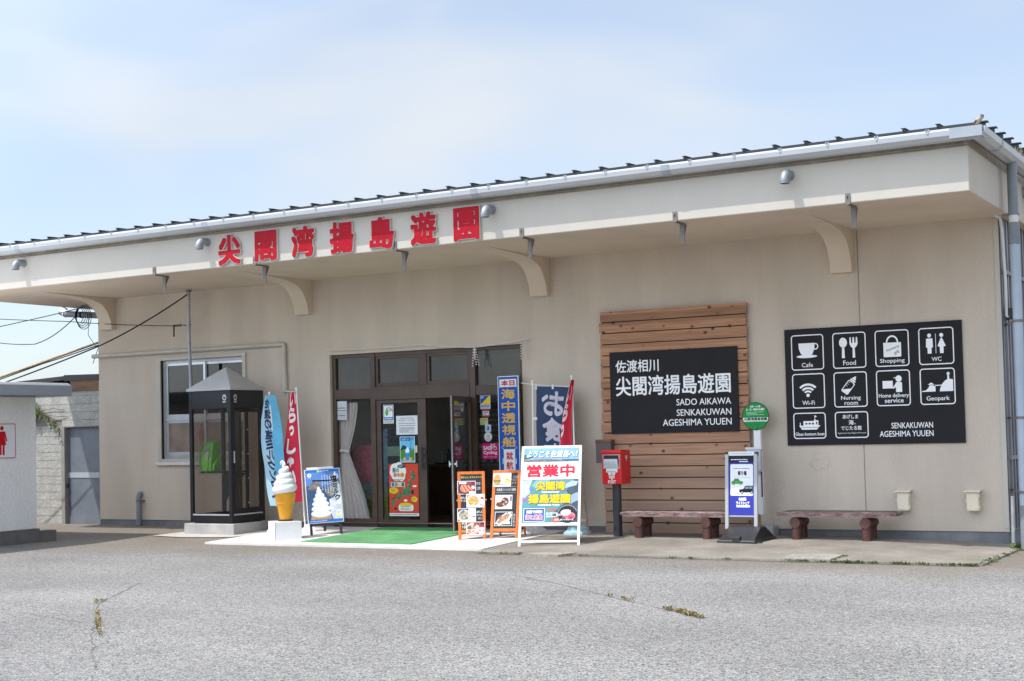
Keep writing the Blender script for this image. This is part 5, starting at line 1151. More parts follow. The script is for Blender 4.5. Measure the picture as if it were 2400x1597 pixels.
mb.rect(-a, 1.255, a, H_-.037, SKYP, .001); mb.shape([(-a, 1.255), (a, 1.255), (a, 1.27), (.12, 1.285), (-.1, 1.30), (-a, 1.285)], ROCK, .0014); mb.shape([(-a, 1.285), (-.33, 1.30), (-.22, 1.335), (-.33, 1.36), (-a, 1.37)], P('#3f6f5a'), .0013); mb.rect(.15, 1.275, a, 1.29, P('#2c5a8c'), .0016)
mb.text('ようこそ佐渡島へ！', -.345, 1.318, .36, 1.415, P('#20242c'), .002, .004, slant=.18); mb.text('ようこそ佐渡島へ！', -.352, 1.324, .353, 1.421, P('#fbfbfb'), .0032, .003, slant=.18)
REDP = P('#d8243c'); mb.text('営業中', -.335, 1.035, .325, 1.21, REDP, .002, .008)
mb.rect(-a, .36, a, .985, SEA, .001); mb.rect(-a, .985, a, .992, P('#3a4450'), .0012)
DKP = M('print_dark_blue', (.055, .07, .10), .45, noise=(8, .4, '#3c5060')); PALE = M('print_pale', (.52, .58, .60), .45, noise=(14, .35))
mb.shape([(.05, .36), (a, .36), (a, .985), (.32, .985), (.22, .82), (.30, .70), (.15, .6), (.05, .5)], DKP, .0013); mb.shape([(-a, .985), (-.26, .985), (-.30, .86), (-.28, .8), (-.36, .72), (-a, .74)], PALE, .0013); mb.shape([(-.2, .985), (.0, .985), (-.1, .93), (-.2, .86), (-.27, .9)], P('#7fb0b0'), .0014)
mb.shape([(.20, .86), (.36, .90), (.385, .96), (.30, .97), (.2, .92)], P('#a9bccb'), .0016); mb.shape([(.27, .62), (a, .68), (a, .80), (.33, .78), (.26, .74)], P('#8fa9c2'), .0016); mb.ell(-.355, .69, .035, .03, P('#a45fa8'), .0018)
GLD = P('#f4c21a'); SHA = P('#2e2a22')
for s_, u0, u1, v0, v1 in (('尖閣湾', -.20, .20, .835, .958), ('揚島遊園', -.30, .275, .645, .770)):
    mb.text(s_, u0+.006, v0-.006, u1+.006, v1-.006, SHA, .0022, .006); mb.text(s_, u0, v0, u1, v1, GLD, .004, .0062)
mb.text('SENKAKUWAN', -.12, .793, .12, .815, P('#f0f0ee'), .004, .002); mb.text('AGESHIMA YUEN', -.17, .603, .13, .625, P('#f0f0ee'), .004, .002)
mb.rr(-.365, .375, -.07, .57, .006, P('#ecebf2'), .002); mb.rect(-.357, .383, -.078, .562, P('#3a50a8'), .0026)
mb.text('海と絶景', -.335, .405, -.10, .475, P('#f2f2f2'), .003, .006); mb.text('海と絶景', -.335, .405, -.10, .475, P('#d0566a'), .0045, .001); mb.text('佐渡で体験！', -.325, .495, -.105, .54, P('#f0efc0'), .003, .003)
mb.ell(.245, .475, .135, .125, P('#1f2228'), .0018, 36); mb.arc(.245, .475, .128, .14, 20, 200, P('#8a949a'), .002); mb.ell(.28, .45, .075, .06, P('#d07a86'), .0026); mb.ell(.22, .50, .07, .045, P('#dcd6d6'), .0028); mb.ell(.29, .43, .04, .04, P('#a8384a'), .003); mb.ell(.24, .52, .05, .025, P('#efe9e6'), .0032)
for q in range(5): mb.ell(.19+.035*q, .44+.012*(q % 2), .018, .012, P('#c8596c'), .0034)
mb.ell(-.01, .55, .035, .03, P('#9a7a70'), .0018); mb.ell(.06, .545, .03, .028, P('#b06a58'), .0018); mb.shape([(.02, .37), (.14, .37), (.15, .42), (.08, .43), (.03, .41)], P('#c86a4a'), .0018)
mb.lines(-.05, .43, .11, .51, 3, P('#e8e8e4'), .0022, .5); mb.text('あげしま', .09, .455, .26, .487, P('#f4f4f4'), .004, .0015); mb.text('あげしまファミリーズ', .07, .385, .33, .412, P('#f4f4f4'), .004, .0012)
obj('panel', mb, af)
mb = MB(); ca, sa = math.cos(LEAN), math.sin(LEAN); top = Vector((0, H_*sa-.01, H_*ca-.03))
STL = M('steel_leg', (.40, .385, .36), .45, .5, noise=(6, .15))
for s_ in (-1, 1): mb.bar((s_*.395, top.y+.02, top.z), (s_*.41, 1.32, .02), .03, .022, STL)
mb.bar((-.405, 1.10, .30), (.405, 1.10, .30), .02, .02, STL)
obj('rear_leg', mb, af)
mb = MB()
for s_ in (-1, 1):
    v = TF @ Vector((s_*(hw+.008), 1.40, -.02)); mb.tube([(v.x-.015*s_, v.y, v.z), (v.x+.01*s_, v.y, v.z)], .014, STEEL_D, 10)
obj('hinge', mb, af)

# tall blue boat sign
tb = thing('boat_sign', 'tall narrow blue sign with gold characters leaning by the right door jamb', 'sign', (-10.97, -.17, -.118))
mb = MB(); mb.T = WALLT(-10.97, -.17, 0)
B2 = P('#0a4da3'); OFF = P('#d9dbd8')
mb.slab(-.183, .795, .183, 2.262, .02, WHITE); mb.rect(-.172, .806, .172, 2.251, B2, .001); mb.rect(-.15, 2.095, .15, 2.215, OFF, .002); mb.text('本日', -.115, 2.115, .115, 2.197, P('#c01828'), .003, .004)
mb.line([(-.165, 2.085), (-.148, 2.095)], .006, OFF, .003); mb.line([(.165, 2.085), (.148, 2.095)], .006, OFF, .003)
G2 = P('#d0a64c')
for i, c in enumerate('海中透視船'): mb.text(c, -.115, 1.915-i*.183, .115, 2.06-i*.183, G2, .002, .0055)
mb.rect(-.10, .808, .10, 1.145, OFF, .002); mb.text('就', -.055, .985, .06, 1.10, P('#c01828'), .003, .0035); mb.text('航', -.055, .84, .06, .955, P('#c01828'), .003, .0035)
mb.line([(-.14, 1.175), (-.098, 1.145)], .006, OFF, .003); mb.line([(.14, 1.175), (.098, 1.145)], .006, OFF, .003); mb.rect(-.122, .92, -.108, 1.01, OFF, .002); mb.rect(.108, .92, .122, 1.0, OFF, .002)
obj('panel', mb, tb, world=True)
mb = MB()
for s_ in (-.12, .12): mb.bar((-10.97+s_, -.14, -.125), (-10.97+s_, -.14, .80), .03, .02, STEEL_D)
obj('leg', mb, tb, world=True)

# menu boards
def plate(mb, cx, cy, rx, ry, food, w0=.003, rim='#dfe0de'):
    mb.ell(cx, cy, rx, ry, P(rim), w0); mb.ell(cx, cy, rx*.8, ry*.78, P(food), w0+.0004)
def speck(mb, cx, cy, rx, ry, cols, n, w0, seed, s=.01):
    rnd = random.Random(seed)
    for q in range(n):
        a = rnd.uniform(0, 6.28); r = math.sqrt(rnd.random()); mb.ell(cx+rx*r*math.cos(a), cy+ry*r*math.sin(a), s*rnd.uniform(.6, 1.6), s*rnd.uniform(.4, 1), P(rnd.choice(cols)), w0+q*.00008, 9)
def menu_board(label, loc, rz, W_, draw):
    t = thing('menu_board', label, 'menu board', loc, rz, 'orange framed menu boards')
    TF = Matrix.Rotation(-R(17), 4, 'X') @ Matrix(((1, 0, 0, 0), (0, 0, -1, 0), (0, 1, 0, 0), (0, 0, 0, 1)))
    mb = MB(); mb.T = TF; h = W_/2; H = 1.05
    for a, b, c, d_ in ((-h, -.01, -h+.045, H), (h-.045, -.01, h, H), (-h+.045, H-.045, h-.045, H), (-h+.045, .135, h-.045, .18)): mb.slab(a, b, c, d_, .025, ORANGE_W)
    obj('frame', mb, t, bevel=.004)
    mb = MB(); mb.T = TF; mb.slab(-h+.045, .18, h-.045, H-.045, .012, CHALK); 
    draw(mb, h, t, TF); obj('chalkboard', mb, t)
    mb = MB(); c_, s_ = math.cos(R(17)), math.sin(R(17))
    for s in (-1, 1): mb.bar((s*(h-.022), H*.93*s_+.02, H*.93*c_), (s*(h-.022), .60, .0), .04, .022, ORANGE_W)
    mb.bar((-h+.02, .52, .16), (h-.02, .52, .16), .03, .02, ORANGE_W); obj('rear_frame', mb, t)
    mb = MB(); v = TF @ Vector((h+.004, .62, -.012)); mb.tube([(v.x, v.y, v.z), (v.x+.012, v.y, v.z)], .012, ALU, 8); v = TF @ Vector((-h-.016, .62, -.012)); mb.tube([(v.x, v.y, v.z), (v.x+.012, v.y, v.z)], .012, ALU, 8); obj('hinge', mb, t)
def photo(t, TF, u0, v0, u1, v1, base, draw):
    mb = MB(); mb.T = TF @ Matrix.Translation((u0, v0, .004)); w_, h_ = u1-u0, v1-v0
    mb.slab(0, 0, w_, h_, .002, P('#efefec')); mb.rect(.008, .008, w_-.008, h_-.008, P(base), .001); draw(mb, w_, h_); obj('photo', mb, t)
CHK = P('#c9cccb'); CHY = P('#c9c070')
def dm1(mb, h, t, TF):
    mb.text('海かふぇ オススメ', -.15, .945, .085, .978, CHY, .002, .001); mb.lines(.09, .95, .16, .97, 1, CHY, .002)
    mb.text('限定', .075, .845, .135, .885, CHK, .002); mb.text('5食', .075, .765, .135, .82, CHK, .002)
    mb.text('あげしま', -.155, .635, -.075, .67, CHK, .002, .0016); mb.text('ラーメン', -.155, .592, -.075, .625, CHK, .002, .0016)
    mb.text('あげしま', .07, .42, .15, .455, CHK, .002, .0016); mb.text('チャーシュー', .07, .375, .155, .405, CHK, .002, .0016); mb.text('メン', .09, .325, .145, .36, CHK, .002, .0016)
    mb.text('限定', -.145, .255, -.08, .295, CHK, .002, .0016); mb.text('5食', -.145, .195, -.08, .245, CHK, .002, .0016)
    def a(m, w_, h_): m.ell(w_*.42, h_*.42, w_*.36, h_*.40, P('#2c3048'), .0016); m.ell(w_*.44, h_*.44, w_*.30, h_*.32, P('#e0845c'), .002); [m.line([(w_*(.22+.09*q), h_*.66), (w_*(.42+.1*q), h_*.2)], .011, P('#c8485c' if q % 2 else '#f0b09a'), .0024+q*.0001) for q in range(5)]; m.ell(w_*.85, h_*.5, .024, .026, P('#e8e8ec'), .002); m.ell(w_*.85, h_*.8, .026, .024, P('#8a2438'), .002); m.ell(w_*.3, h_*.85, .06, .016, P('#dfe6f0'), .002); m.ell(w_*.6, h_*.72, .03, .018, P('#4a6a3a'), .0026); m.rect(w_*.64, .01, w_-.01, h_*.2, P('#f2f2ef'), .003)
    photo(t, TF, -.205, .705, .065, .905, '#9a4a5a', a)
    def a(m, w_, h_): m.ell(w_*.38, h_*.5, w_*.34, h_*.44, P('#f4f2ee'), .0014); m.ell(w_*.38, h_*.5, w_*.30, h_*.37, P('#e8a23c'), .0018); speck(m, w_*.38, h_*.5, w_*.26, h_*.3, ['#f0c878', '#d8802c', '#e0b090', '#f2dcb0'], 26, .002, 3, .014); m.rect(.009, h_*.6, w_*.18, h_-.009, P('#e8a028'), .0012); m.rect(w_*.78, h_*.6, w_*.95, h_*.78, P('#c85a3a'), .002); m.line([(w_*.72, h_*.25), (w_*.97, h_*.08)], .01, P('#5a2a2a'), .002); m.lines(w_*.76, h_*.3, w_*.94, h_*.55, 3, P('#d8a0a0'), .002)
    photo(t, TF, -.075, .505, .19, .705, '#f2f0ee', a)
    def a(m, w_, h_): m.rect(.009, .009, w_*.6, h_-.009, P('#4a4450'), .0012); m.ell(w_*.36, h_*.44, w_*.36, h_*.46, P('#e4e6e0'), .0015); m.ell(w_*.36, h_*.46, w_*.30, h_*.36, P('#b0a890'), .0018); speck(m, w_*.36, h_*.5, w_*.26, h_*.3, ['#8a8478', '#a89a88', '#6f6a5e', '#d0c49a', '#c8c4b8'], 34, .002, 5, .014); m.rect(w_*.6, .009, w_-.009, h_-.009, P('#e6eaee'), .0022); m.lines(w_*.62, h_*.62, w_*.94, h_*.9, 3, P('#b8c2cc'), .003); m.ell(w_*.88, h_*.36, .022, .008, P('#40404a'), .003); m.line([(w_*.38, h_*.5), (w_*.72, h_*.44)], .018, P('#d8c890'), .0034)
    photo(t, TF, -.21, .295, .06, .495, '#e2e6ea', a)
    def a(m, w_, h_): m.ell(w_*.36, h_*.46, w_*.36, h_*.44, P('#ece8e4'), .0014); speck(m, w_*.38, h_*.46, w_*.3, h_*.34, ['#e8987c', '#f0b8a0', '#e07868', '#f4d8cc'], 40, .0018, 8, .018); m.ell(w_*.18, h_*.56, .03, .03, P('#5a7a4a'), .0055); m.rect(w_*.78, h_*.6, w_-.009, h_-.01, P('#3a3040'), .0016); m.ell(w_*.87, h_*.7, .025, .02, P('#a83a40'), .002); m.ell(w_*.84, h_*.45, .03, .028, P('#e6e2e8'), .002); m.rect(w_*.68, .012, w_-.012, h_*.28, P('#f2f0f0'), .0056); m.rect(w_*.55, h_*.76, w_*.62, h_*.95, P('#454a4a'), .002); m.ell(w_*.47, h_*.8, .016, .016, P('#6a5a3a'), .0056)
    photo(t, TF, -.085, .098, .185, .292, '#b84a50', a)
menu_board('left orange framed chalkboard menu crowded with four food photos', (-10.895, -1.425, -.162), R(31), .40, dm1)
def dm2(mb, h, t, TF):
    mb.arc(.125, .945, .018, .022, 0, 360, CHK, .002, 14, .7); mb.line([(.147, .945), (.165, .96), (.165, .93), (.147, .945)], .004, CHK, .002); mb.text('ドリンク', .075, .885, .155, .92, CHK, .002); mb.text('メンチ', .08, .84, .15, .872, CHK, .002)
    mb.text('佐渡産コシヒカリ使用', -.14, .735, .145, .775, CHK, .002, .001)
    for q in range(8): mb.arc(-.13+.037*q, .785, .016, .019, 20, 160, CHK, .002, 6); mb.arc(-.13+.037*q, .725, .016, .019, 200, 340, CHK, .002, 6)
    mb.vtext('焼き魚付', .12, .155, .40, .05, CHK, .002)
    def a(m, w_, h_): m.ell(w_*.22, h_*.5, w_*.2, h_*.40, P('#c88040'), .0014); m.ell(w_*.22, h_*.62, w_*.19, h_*.26, P('#e0a060'), .0018); m.rect(w_*.04, h_*.38, w_*.42, h_*.46, P('#5a3020'), .0022); m.ell(w_*.22, h_*.32, w_*.19, h_*.08, P('#7fae3c'), .0024); m.ell(w_*.24, h_*.22, w_*.17, h_*.09, P('#d8924c'), .0026); speck(m, w_*.78, h_*.45, w_*.15, h_*.14, ['#f0b838', '#e8a020', '#f4d070'], 16, .002, 4, .016); m.ell(w_*.82, h_*.28, .03, .018, P('#f4e088'), .004); m.lines(w_*.35, h_*.1, w_*.95, h_*.2, 2, P('#8a96a0'), .003)
    photo(t, TF, -.20, .80, .07, 1.005, '#dfe3e4', a)
    def a(m, w_, h_): m.ell(w_*.45, h_*.5, w_*.42, h_*.46, P('#f0f0ee'), .0014); m.ell(w_*.58, h_*.55, w_*.22, h_*.28, P('#6a3a26'), .0018); m.ell(w_*.32, h_*.34, w_*.26, h_*.2, P('#6a3a26'), .0019); speck(m, w_*.48, h_*.45, w_*.28, h_*.2, ['#8a5636', '#5a2e1c', '#a87a5a', '#d8cfc4'], 18, .002, 6, .012); m.rect(w_*.88, h_*.55, w_-.009, h_*.9, P('#4a5260'), .0012)
    photo(t, TF, -.155, .465, .10, .675, '#d4d8da', a)
    def a(m, w_, h_): m.rect(.008, .008, w_-.008, h_-.008, P('#2c2f36'), .0012); m.poly([(w_*q[0], h_*q[1], .0016) for q in ((.03, .15), (.3, .05), (.8, .25), (.97, .75), (.9, .97), (.6, .9), (.25, .6))], P('#dcdcd8')); m.poly([(w_*q[0], h_*q[1], .002) for q in ((.1, .25), (.35, .25), (.75, .5), (.88, .85), (.7, .88), (.4, .65))], P('#b08a6a')); speck(m, w_*.5, h_*.55, w_*.3, h_*.16, ['#c8a080', '#8a5a48', '#dcc0a0', '#a8745a'], 20, .0024, 2, .014); m.ell(w_*.27, h_*.28, .03, .025, P('#c88850'), .0042); m.rect(w_*.45, h_*.12, w_*.9, h_*.3, P('#e8e6da'), .0045)
    photo(t, TF, -.15, .215, .11, .425, '#30343a', a)
menu_board('right orange framed chalkboard menu with a burger photo on top', (-10.48, -1.235, -.154), R(17), .42, dm2)

# ice cream cone display on a white box
bxw = thing('display_box', 'plain white box under the giant ice cream cone', 'box', (-14.03, -1.80, -.175), R(54))
mb = MB(); mb.box(-.205, -.21, 0, .205, .21, .30, WHITE); mb.box(-.2075, -.212, .0, -.200, -.205, .30, P('#4a4a48')); obj('body', mb, bxw, bevel=.006)
cn = thing('ice_cream_cone', 'giant plastic soft ice cream cone standing on the white box', 'ice cream display', (-14.04, -1.77, .125))
mb = MB(); mb.lathe([(.115, 0), (.115, .02), (.05, .028)], (0, 0, 0), BLACK_P, 24); obj('base', mb, cn, smooth=40)
CONE = M('cone_yellow', (.72, .33, .02), .38, noise=(8, .08), bump=(26, .3, .006))
mb = MB(); mb.lathe([(.085, .022), (.092, .05), (.118, .20), (.132, .262), (.142, .268), (.146, .32), (.150, .325), (.157, .40), (.162, .41), (.162, .425), (.13, .43)], (0, 0, 0), CONE, 28); obj('cone', mb, cn, smooth=40)
ICE = M('ice_white', (.80, .80, .78), .3, noise=(4, .03))
mb = MB(); pts, rs = [], []
turns = 4.3; n = 110
for q in range(n+1):
    t = q/n; a = t*turns*2*math.pi+2.2; rad = .128*(1-t)**.75+.004; z = .45+.375*t+.03*t*t
    pts.append((rad*math.cos(a), rad*math.sin(a), z)); rs.append(.056*(1-t)**.55+.022)
mb.tube(pts, rs, ICE, 12)
e = pts[-1]; mb.tube([e, (e[0]-.012, e[1], e[2]+.035), (e[0]-.04, e[1]-.0, e[2]+.055), (e[0]-.065, e[1], e[2]+.04), (e[0]-.072, e[1], e[2]+.005)], [.026, .024, .022, .018, .008], ICE, 10)
mb.lathe([(.14, .425), (.13, .5), (.09, .62), (.05, .75), (.02, .82)], (0, 0, 0), ICE, 24); obj('swirl', mb, cn, smooth=60)

# easel with the salt milk poster
ez = thing('easel_poster', 'blue salt milk ice cream poster on a black easel beside the cone', 'poster stand', (-13.70, -1.19, -.155), R(40))
TF = Matrix.Translation((0, 0, 0)) @ Matrix.Rotation(-R(22), 4, 'X') @ Matrix(((1, 0, 0, 0), (0, 0, -1, 0), (0, 1, 0, 0), (0, 0, 0, 1))) @ Matrix.Rotation(R(2.5), 4, 'Z')
mb = MB(); mb.T = TF
for s_ in (-1, 1):
    mb.slab(s_*.23-.02, -.0, s_*.23+.02, .95, .022, BLACK)
mb.slab(-.25, .19, .25, .225, .03, BLACK); mb.T = None
mb.bar((0, .36, .90), (0, .70, .0), .04, .03, BLACK); mb.bar((-.2, .34, .86), (.2, .34, .86), .03, .03, BLACK); obj('easel', mb, ez)
mb = MB(); mb.T = TF @ Matrix.Translation((-.275, .225, .012)); w_, h_ = .56, .90
mb.slab(.04, .05, w_-.1, h_+.035, .02, WHITE); mb.slab(0, 0, w_, h_, .008, WHITE); mb.T = mb.T @ Matrix.Translation((0, 0, .004))
PSKY = M('poster_sky', (.09, .22, .55), .4, noise=(2, .2)); PSEA = M('poster_sea', (.02, .07, .17), .4, noise=(9, .3)); PROC = M('poster_rock', (.10, .09, .085), .5, noise=(16, .6, '#9a8e86')); PSALT = M('poster_salt', (.55, .57, .66), .5, noise=(9, .3, '#e6e8f0'))
mb.rect(.012, .012, w_-.012, h_-.012, PSKY, .001); mb.rect(.012, .04, w_-.012, .62, PSEA, .0014); mb.rect(.012, h_-.055, w_-.012, h_-.012, P('#1e6fc0'), .0018); mb.rect(.012, .012, w_-.012, .055, P('#1a6cc0'), .0018); mb.rect(.2, h_-.055, .23, h_-.02, P('#c9d83a'), .0022); mb.lines(.24, h_-.05, .38, h_-.025, 1, SWHT, .0022); mb.lines(.04, .025, .3, .04, 1, SWHT, .0022)
mb.shape([(.03, .57), (.08, .63), (.14, .70), (.20, .69), (.24, .63), (.27, .59), (.2, .57), (.1, .545)], PROC, .0018); mb.shape([(.30, .52), (.36, .58), (.42, .64), (.50, .67), (w_-.012, .66), (w_-.012, .48), (.45, .46), (.40, .42), (.34, .45)], PROC, .0018)
mb.shape([(.36, .38), (.44, .42), (.50, .44), (w_-.012, .5), (w_-.012, .055), (.40, .055), (.36, .2)], PSALT, .002); mb.shape([(.47, .30), (.51, .66), (.54, .62), (.545, .30)], P('#dfe4ea'), .0022)
ICP = P('#e9eae4'); 
for q, (cx, cy, rx, ry) in enumerate(((.215, .155, .155, .062), (.222, .235, .150, .062), (.218, .315, .130, .058), (.215, .39, .105, .052), (.215, .455, .072, .05), (.208, .515, .04, .055), (.203, .565, .022, .04))):
    mb.ell(cx, cy, rx, ry, ICP, .0028+q*.0004); mb.arc(cx, cy+.008, rx*.86, rx*.97, 200, 340, P('#c3c8c2'), .0029+q*.0004, 14, ry/rx)
mb.shape([(.05, .055), (.075, .15), (.15, .115), (.22, .10), (.30, .12), (.36, .16), (.375, .055)], M('poster_cone', (.42, .26, .13), .5, noise=(20, .4)), .0026)
mb.ell(.075, .80, .032, .034, SWHT, .0022); mb.ell(.075, .80, .009, .016, P('#c84a3a'), .0026); mb.lines(.05, .745, .10, .757, 1, SWHT, .0022)
BRU = P('#101216')
for q, (c, s_) in enumerate((('塩', .115), ('ミ', .085), ('ル', .085), ('ク', .09))):
    zz = (.665, .565, .47, .365)[q]; xx = (.395, .425, .425, .445)[q]
    mb.text(c, xx-.003, zz-.003, xx+s_*.95+.003, zz+s_+.003, P('#e8ecf0'), .0045, .009); mb.text(c, xx, zz, xx+s_*.95, zz+s_, BRU, .006, .0045)
mb.text('佐', .485, .765, .525, .80, SWHT, .004, .002); mb.text('渡', .49, .725, .53, .76, SWHT, .004, .002); mb.shape([(.44, .76), (.455, .80), (.475, .845), (.49, .83), (.485, .77), (.46, .74)], SWHT, .003)
for q in range(4): mb.lines(.262+.042*q, .45+.03*(3-q), .282+.042*q, .80, 12, P('#b9c4d8'), .0024, .6, q)
mb.ell(.49, .145, .048, .055, P('#dfe9f4'), .004); mb.ell(.49, .12, .036, .026, P('#e8dc8a'), .0044); mb.lines(.455, .145, .525, .17, 2, P('#3a4a8a'), .0048)
obj('poster_panel', mb, ez)

# banners on poles
def nobori(label, base, pole, basecol, cloth, arm=None):
    t = thing('banner', label, 'banner', base, 0)
    mb = MB(); mb.tube(pole, .014, WHITE, 8); 
    e = Vector(pole[-1]); mb.lathe([(.02, -.01), (.02, .02), (.01, .03)], e, WHITE, 8)
    if arm: mb.tube(arm, .008, WHITE_D, 6)
    obj('pole', mb, t, world=True, smooth=50)
    fn, draw = cloth; mb = MB(fn); draw(mb); obj('cloth', mb, t, world=True, smooth=60)
    b = MB(); b.lathe([(.22, 0), (.215, .05), (.16, .08), (.15, .12), (.10, .135), (.03, .14), (.03, .17)], base, basecol, 8); obj('foot', b, t, world=True, bevel=.01)
    return t
def lerp(a, b, t): return a+(b-a)*t
def both(mb, s, u0, u1, vt, ch, mat, bold, mirror=False, sl=0.):
    mb.vtext(s, u0, u1, vt, ch, mat, .004, bold, mirror, sl=sl); mb.vtext(s, u0, u1, vt, ch, mat, -.005, bold, mirror, sl=sl)
# pale blue one folded around its pole
LB = M('banner_pale_blue', (.60, .73, .80), .85, noise=(2.2, .2, '#8cc4dc')); LB2 = M('banner_blue_shaded', (.12, .42, .62), .85, noise=(2.2, .2)); NAVI = P('#2a3558')  # shade on the right wing of the cloth is put into its darker blue
def fblue(u, v, w_):
    z = .30+1.80*v
    xp = -14.93-.196*(z/2.1); 
    bul = math.sin(math.pi*min(1, max(0, (1-v)*1.0)))
    xl = xp-(.02+.11*min(1, (1-v)*4.5)) - .06*bul + (.055*(1-v) if v < .4 else .0)*0
    xr = xp+.10+.05*min(1, (1-v)*3)+.02*bul
    if u < .5: t = u*2; return (lerp(xl, xp, t), -.82-.05*(1-t)-.012*math.sin(v*14+t*3)-w_, z)
    t = (u-.5)*2; return (lerp(xp, xr, t), -.82+.06*t+.012*math.sin(v*10)-w_, z)
def dblue(mb):
    mb.grid(0, 0, .5, 1, 10, 40, LB); mb.grid(.5, 0, 1, 1, 10, 40, LB2); both(mb, '佐渡の塩ミルクソフト', .17, .50, .97, .093, NAVI, .006, True, .006)
nobori('pale blue banner with mirrored dark characters folded round its pole beside the booth', (-14.93, -.82, -.143), [(-14.925, -.80, -.1), (-14.93, -.80, .03), (-15.126, -.80, 2.13)], WHITE_D, (fblue, dblue))
# red welcome banner
RB = M('banner_red', (.60, .02, .05), .8, noise=(2, .15)); WCH = P('#f0e8e8')
def fred(u, v, w_):
    z = .35+1.80*v; xp = -14.60-.105*(z/2.15)
    wd = .075+.33*min(1, (1-v)*1.25); y = -.6-.10*(1-u)*(1-.3*v)
    return (xp-wd*(1-u)-.008*math.sin(v*9), y-.015*math.sin(u*6+v*7)-w_, z)
def dred(mb):
    mb.grid(0, 0, 1, 1, 12, 40, RB); both(mb, 'いらっしゃい', .16, .74, 1.0, .142, WCH, .010)
nobori('red welcome banner with white characters behind the ice cream cone', (-14.42, -.60, -.137), [(-14.585, -.6, -.05), (-14.60, -.6, .1), (-14.722, -.6, 2.19)], WHITE_D, (fred, dred), [(-14.70, -.6, 2.14), (-14.82, -.75, 2.16)])
# navy meal banner seen from behind
NB = M('banner_navy', (.022, .048, .11), .8, noise=(2.5, .2)); GRY = P('#c4bec8')
def fnav(u, v, w_): z = .36+1.72*v; return (-10.40+.60*u, -.34-.03*math.sin(u*5+v*6)-.02*math.sin(v*11)-w_, z-.03*u)
def dnav(mb):
    mb.grid(0, 0, 1, 1, 14, 40, NB); both(mb, 'お食事処', .18, .80, .965, .225, GRY, .010, True)
    for v in (.985, .72, .45, .18): mb.rect(-.08, v-.012, .03, v+.012, P('#d8d8da'), .003)
    for u in (.0, .5, .95): mb.rect(u-.02, .98, u+.03, 1.02, P('#d8d8da'), .003)
nobori('navy meal banner with mirrored grey characters behind the open sign', (-10.50, -.30, -.122), [(-10.475, -.33, -.06), (-10.475, -.33, .3), (-10.447, -.33, 2.15)], WHITE_D, (fnav, dnav), [(-10.64, -.33, 2.14), (-10.40, -.33, 2.105), (-9.78, -.33, 2.05)])
def fr2(u, v, w_):
    z = .35+1.80*v; xr = -9.735+.03*math.sin(v*6+1)-.02; wd = .02+.27*min(1.0, (1-v)*1.25)
    return (xr-wd*(1-u)+.05*v, -.42-.05*(1-u)+.03*math.sin(u*7+v*5)-w_, z)
def dr2(mb):
    mb.grid(0, 0, 1, 1, 14, 40, RB); both(mb, 'いらっしゃい', .0, .42, .96, .15, WCH, .012)
CYB = M('cyan_tank', (.36, .58, .64), .45, noise=(4, .06))
nobori('red banner hanging slack on its own pole between navy banner and timber panel', (-9.715, -.40, -.128), [(-9.715, -.40, -.05), (-9.72, -.40, .3), (-9.747, -.40, 2.19)], CYB, (fr2, dr2))

# meter boxes and the little post at the right corner
def ebox(x, label):
    CRM = M('cream_box', (.74, .65, .50), .5, noise=(4, .06)); t = thing('outlet_box', label, 'electrical box', (x, 0, .25), 0, 'cream electrical boxes')
    mb = MB(); mb.box(-.075, -.115, .0, .075, -.002, .245, CRM); mb.box(-.07, -.121, .012, .07, -.115, .235, CRM); obj('body', mb, t, bevel=.004)
    mb = MB(); mb.prism([(-.15, .243), (-.002, .258), (-.002, .272), (-.15, .262)], 'x', -.10, .10, CRM); obj('lid', mb, t)
    mb = MB(); mb.box(.075, -.11, .18, .085, -.09, .21, WHITE); mb.box(.075, -.11, .035, .085, -.09, .065, WHITE); mb.box(-.088, -.1, .11, -.075, -.08, .15, CRM); obj('hinge', mb, t)
ebox(-5.02, 'left of the two small cream electrical boxes low on the wall')
ebox(-4.125, 'right of the two small cream electrical boxes near the building corner')
mb = MB(); mb.tube([(-3.57, -.47, -.22), (-3.56, -.47, .46)], .022, M('worn_white_pipe', (.52, .52, .50), .5, noise=(6, .2)), 12); tag(obj('bollard_pipe', mb, smooth=50), 'short worn white pipe standing at the right building corner', 'pipe')
o = obj('weed', leaf_bm([(-3.52, -.55, .06, 60), (-3.45, -.5, .1, 40)], [LF1, LF2], 31, (.03, .09)), None); tag(o, 'green weed clump at the foot of the worn white pipe', 'plant')
mb = MB(); rnd = random.Random(8)
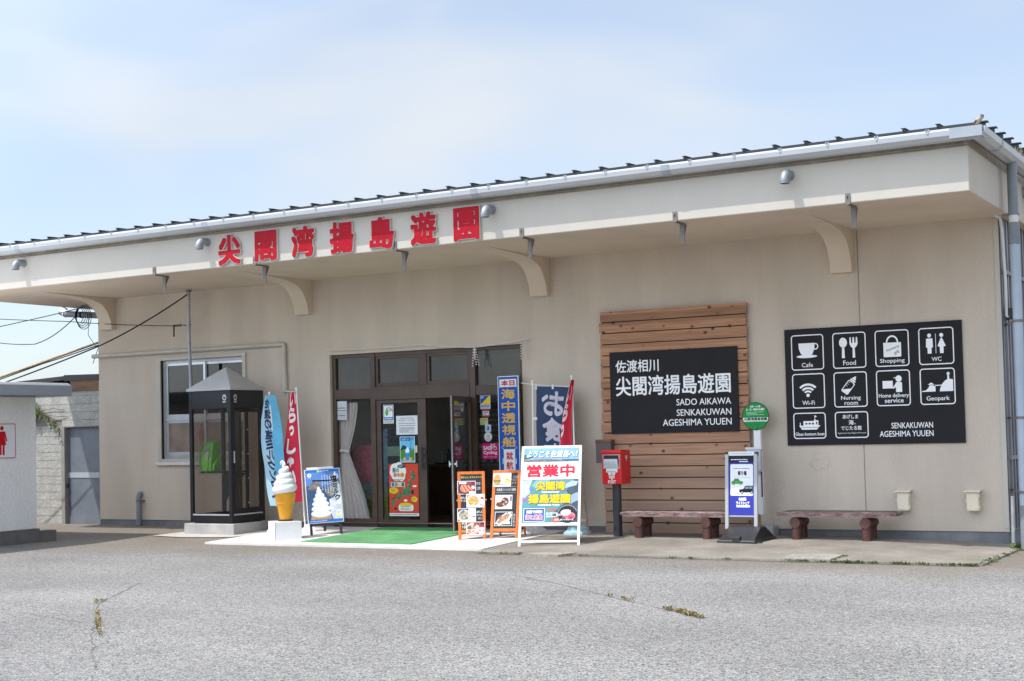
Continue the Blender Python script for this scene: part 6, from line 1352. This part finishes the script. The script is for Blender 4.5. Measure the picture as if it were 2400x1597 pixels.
for k in range(26):
    a = rnd.uniform(-.6, 1.0); l = rnd.uniform(.1, .32); x, y = -3.5+rnd.uniform(0, .12), -.45+rnd.uniform(-.1, .1); mb.tube([(x, y, -.19), (x+l*.5*math.cos(a), y+.1*rnd.uniform(-1, 1), -.19+l*.35), (x+l*math.cos(a), y+.15*rnd.uniform(-1, 1), -.19+l*.4)], .006, LF3, 4)
tag(obj('dry_stalks', mb), 'tangle of dry brown stalks beside the right corner', 'plant')

# sparrow on the gutter corner
mb = MB(); SPB = M('sparrow_grey', (.36, .31, .26), .8, noise=(60, .3)); SPD = M('sparrow_brown', (.11, .07, .045), .8, noise=(60, .3))
bc = Vector((-3.40, FY-.15, 4.778))
ax = Vector((.75, -.25, .62)).normalized()
bp2 = [(-.085, .006), (-.05, .012), (-.028, .024), (0, .034), (.03, .034), (.05, .026), (.062, .024), (.078, .026), (.092, .020), (.10, .006), (.112, .002)]
mb.tube([bc+ax*a for a, r in bp2], [r for a, r in bp2], SPB, 12)
br = thing('sparrow', 'small sparrow perched on the roof gutter corner', 'bird', bc-Vector((0, 0, .04)))
obj('body', mb, br, world=True, smooth=80)
mb = MB(); c = bc+ax*.08; mb.lathe([(.004, .027), (.016, .022), (.024, .008), (.026, -.002)][::-1], c, SPD, 10); obj('cap', mb, br, world=True, smooth=80)
mb = MB(); s_ = ax.cross(Vector((0, 0, 1))).normalized()
for q in (-1, 1): mb.tube([bc+ax*.02+s_*q*.026, bc-ax*.03+s_*q*.024, bc-ax*.075+s_*q*.008], [.016, .014, .004], SPD, 8)
obj('wing', mb, br, world=True, smooth=80)
mb = MB()
for q in (-1, 1): mb.tube([bc+s_*q*.012-Vector((0, 0, .02)), bc+s_*q*.012-Vector((0, 0, .048))], .003, RUST, 5)
obj('foot', mb, br, world=True)
# dry grass tuft growing on the far roof edge
mb = MB(); rnd = random.Random(6)
for k in range(18):
    x, y = FX1+.12+rnd.uniform(-.05, .05), -.15+rnd.uniform(-.2, .2); h_ = rnd.uniform(.06, .16); mb.tube([(x, y, 4.74), (x+rnd.uniform(-.05, .08), y+rnd.uniform(-.06, .06), 4.74+h_)], .004, rnd.choice([LF3, LF3, LF2]), 3)
tag(obj('roof_grass', mb), 'dry grass tuft growing in the gutter at the right roof edge', 'plant')
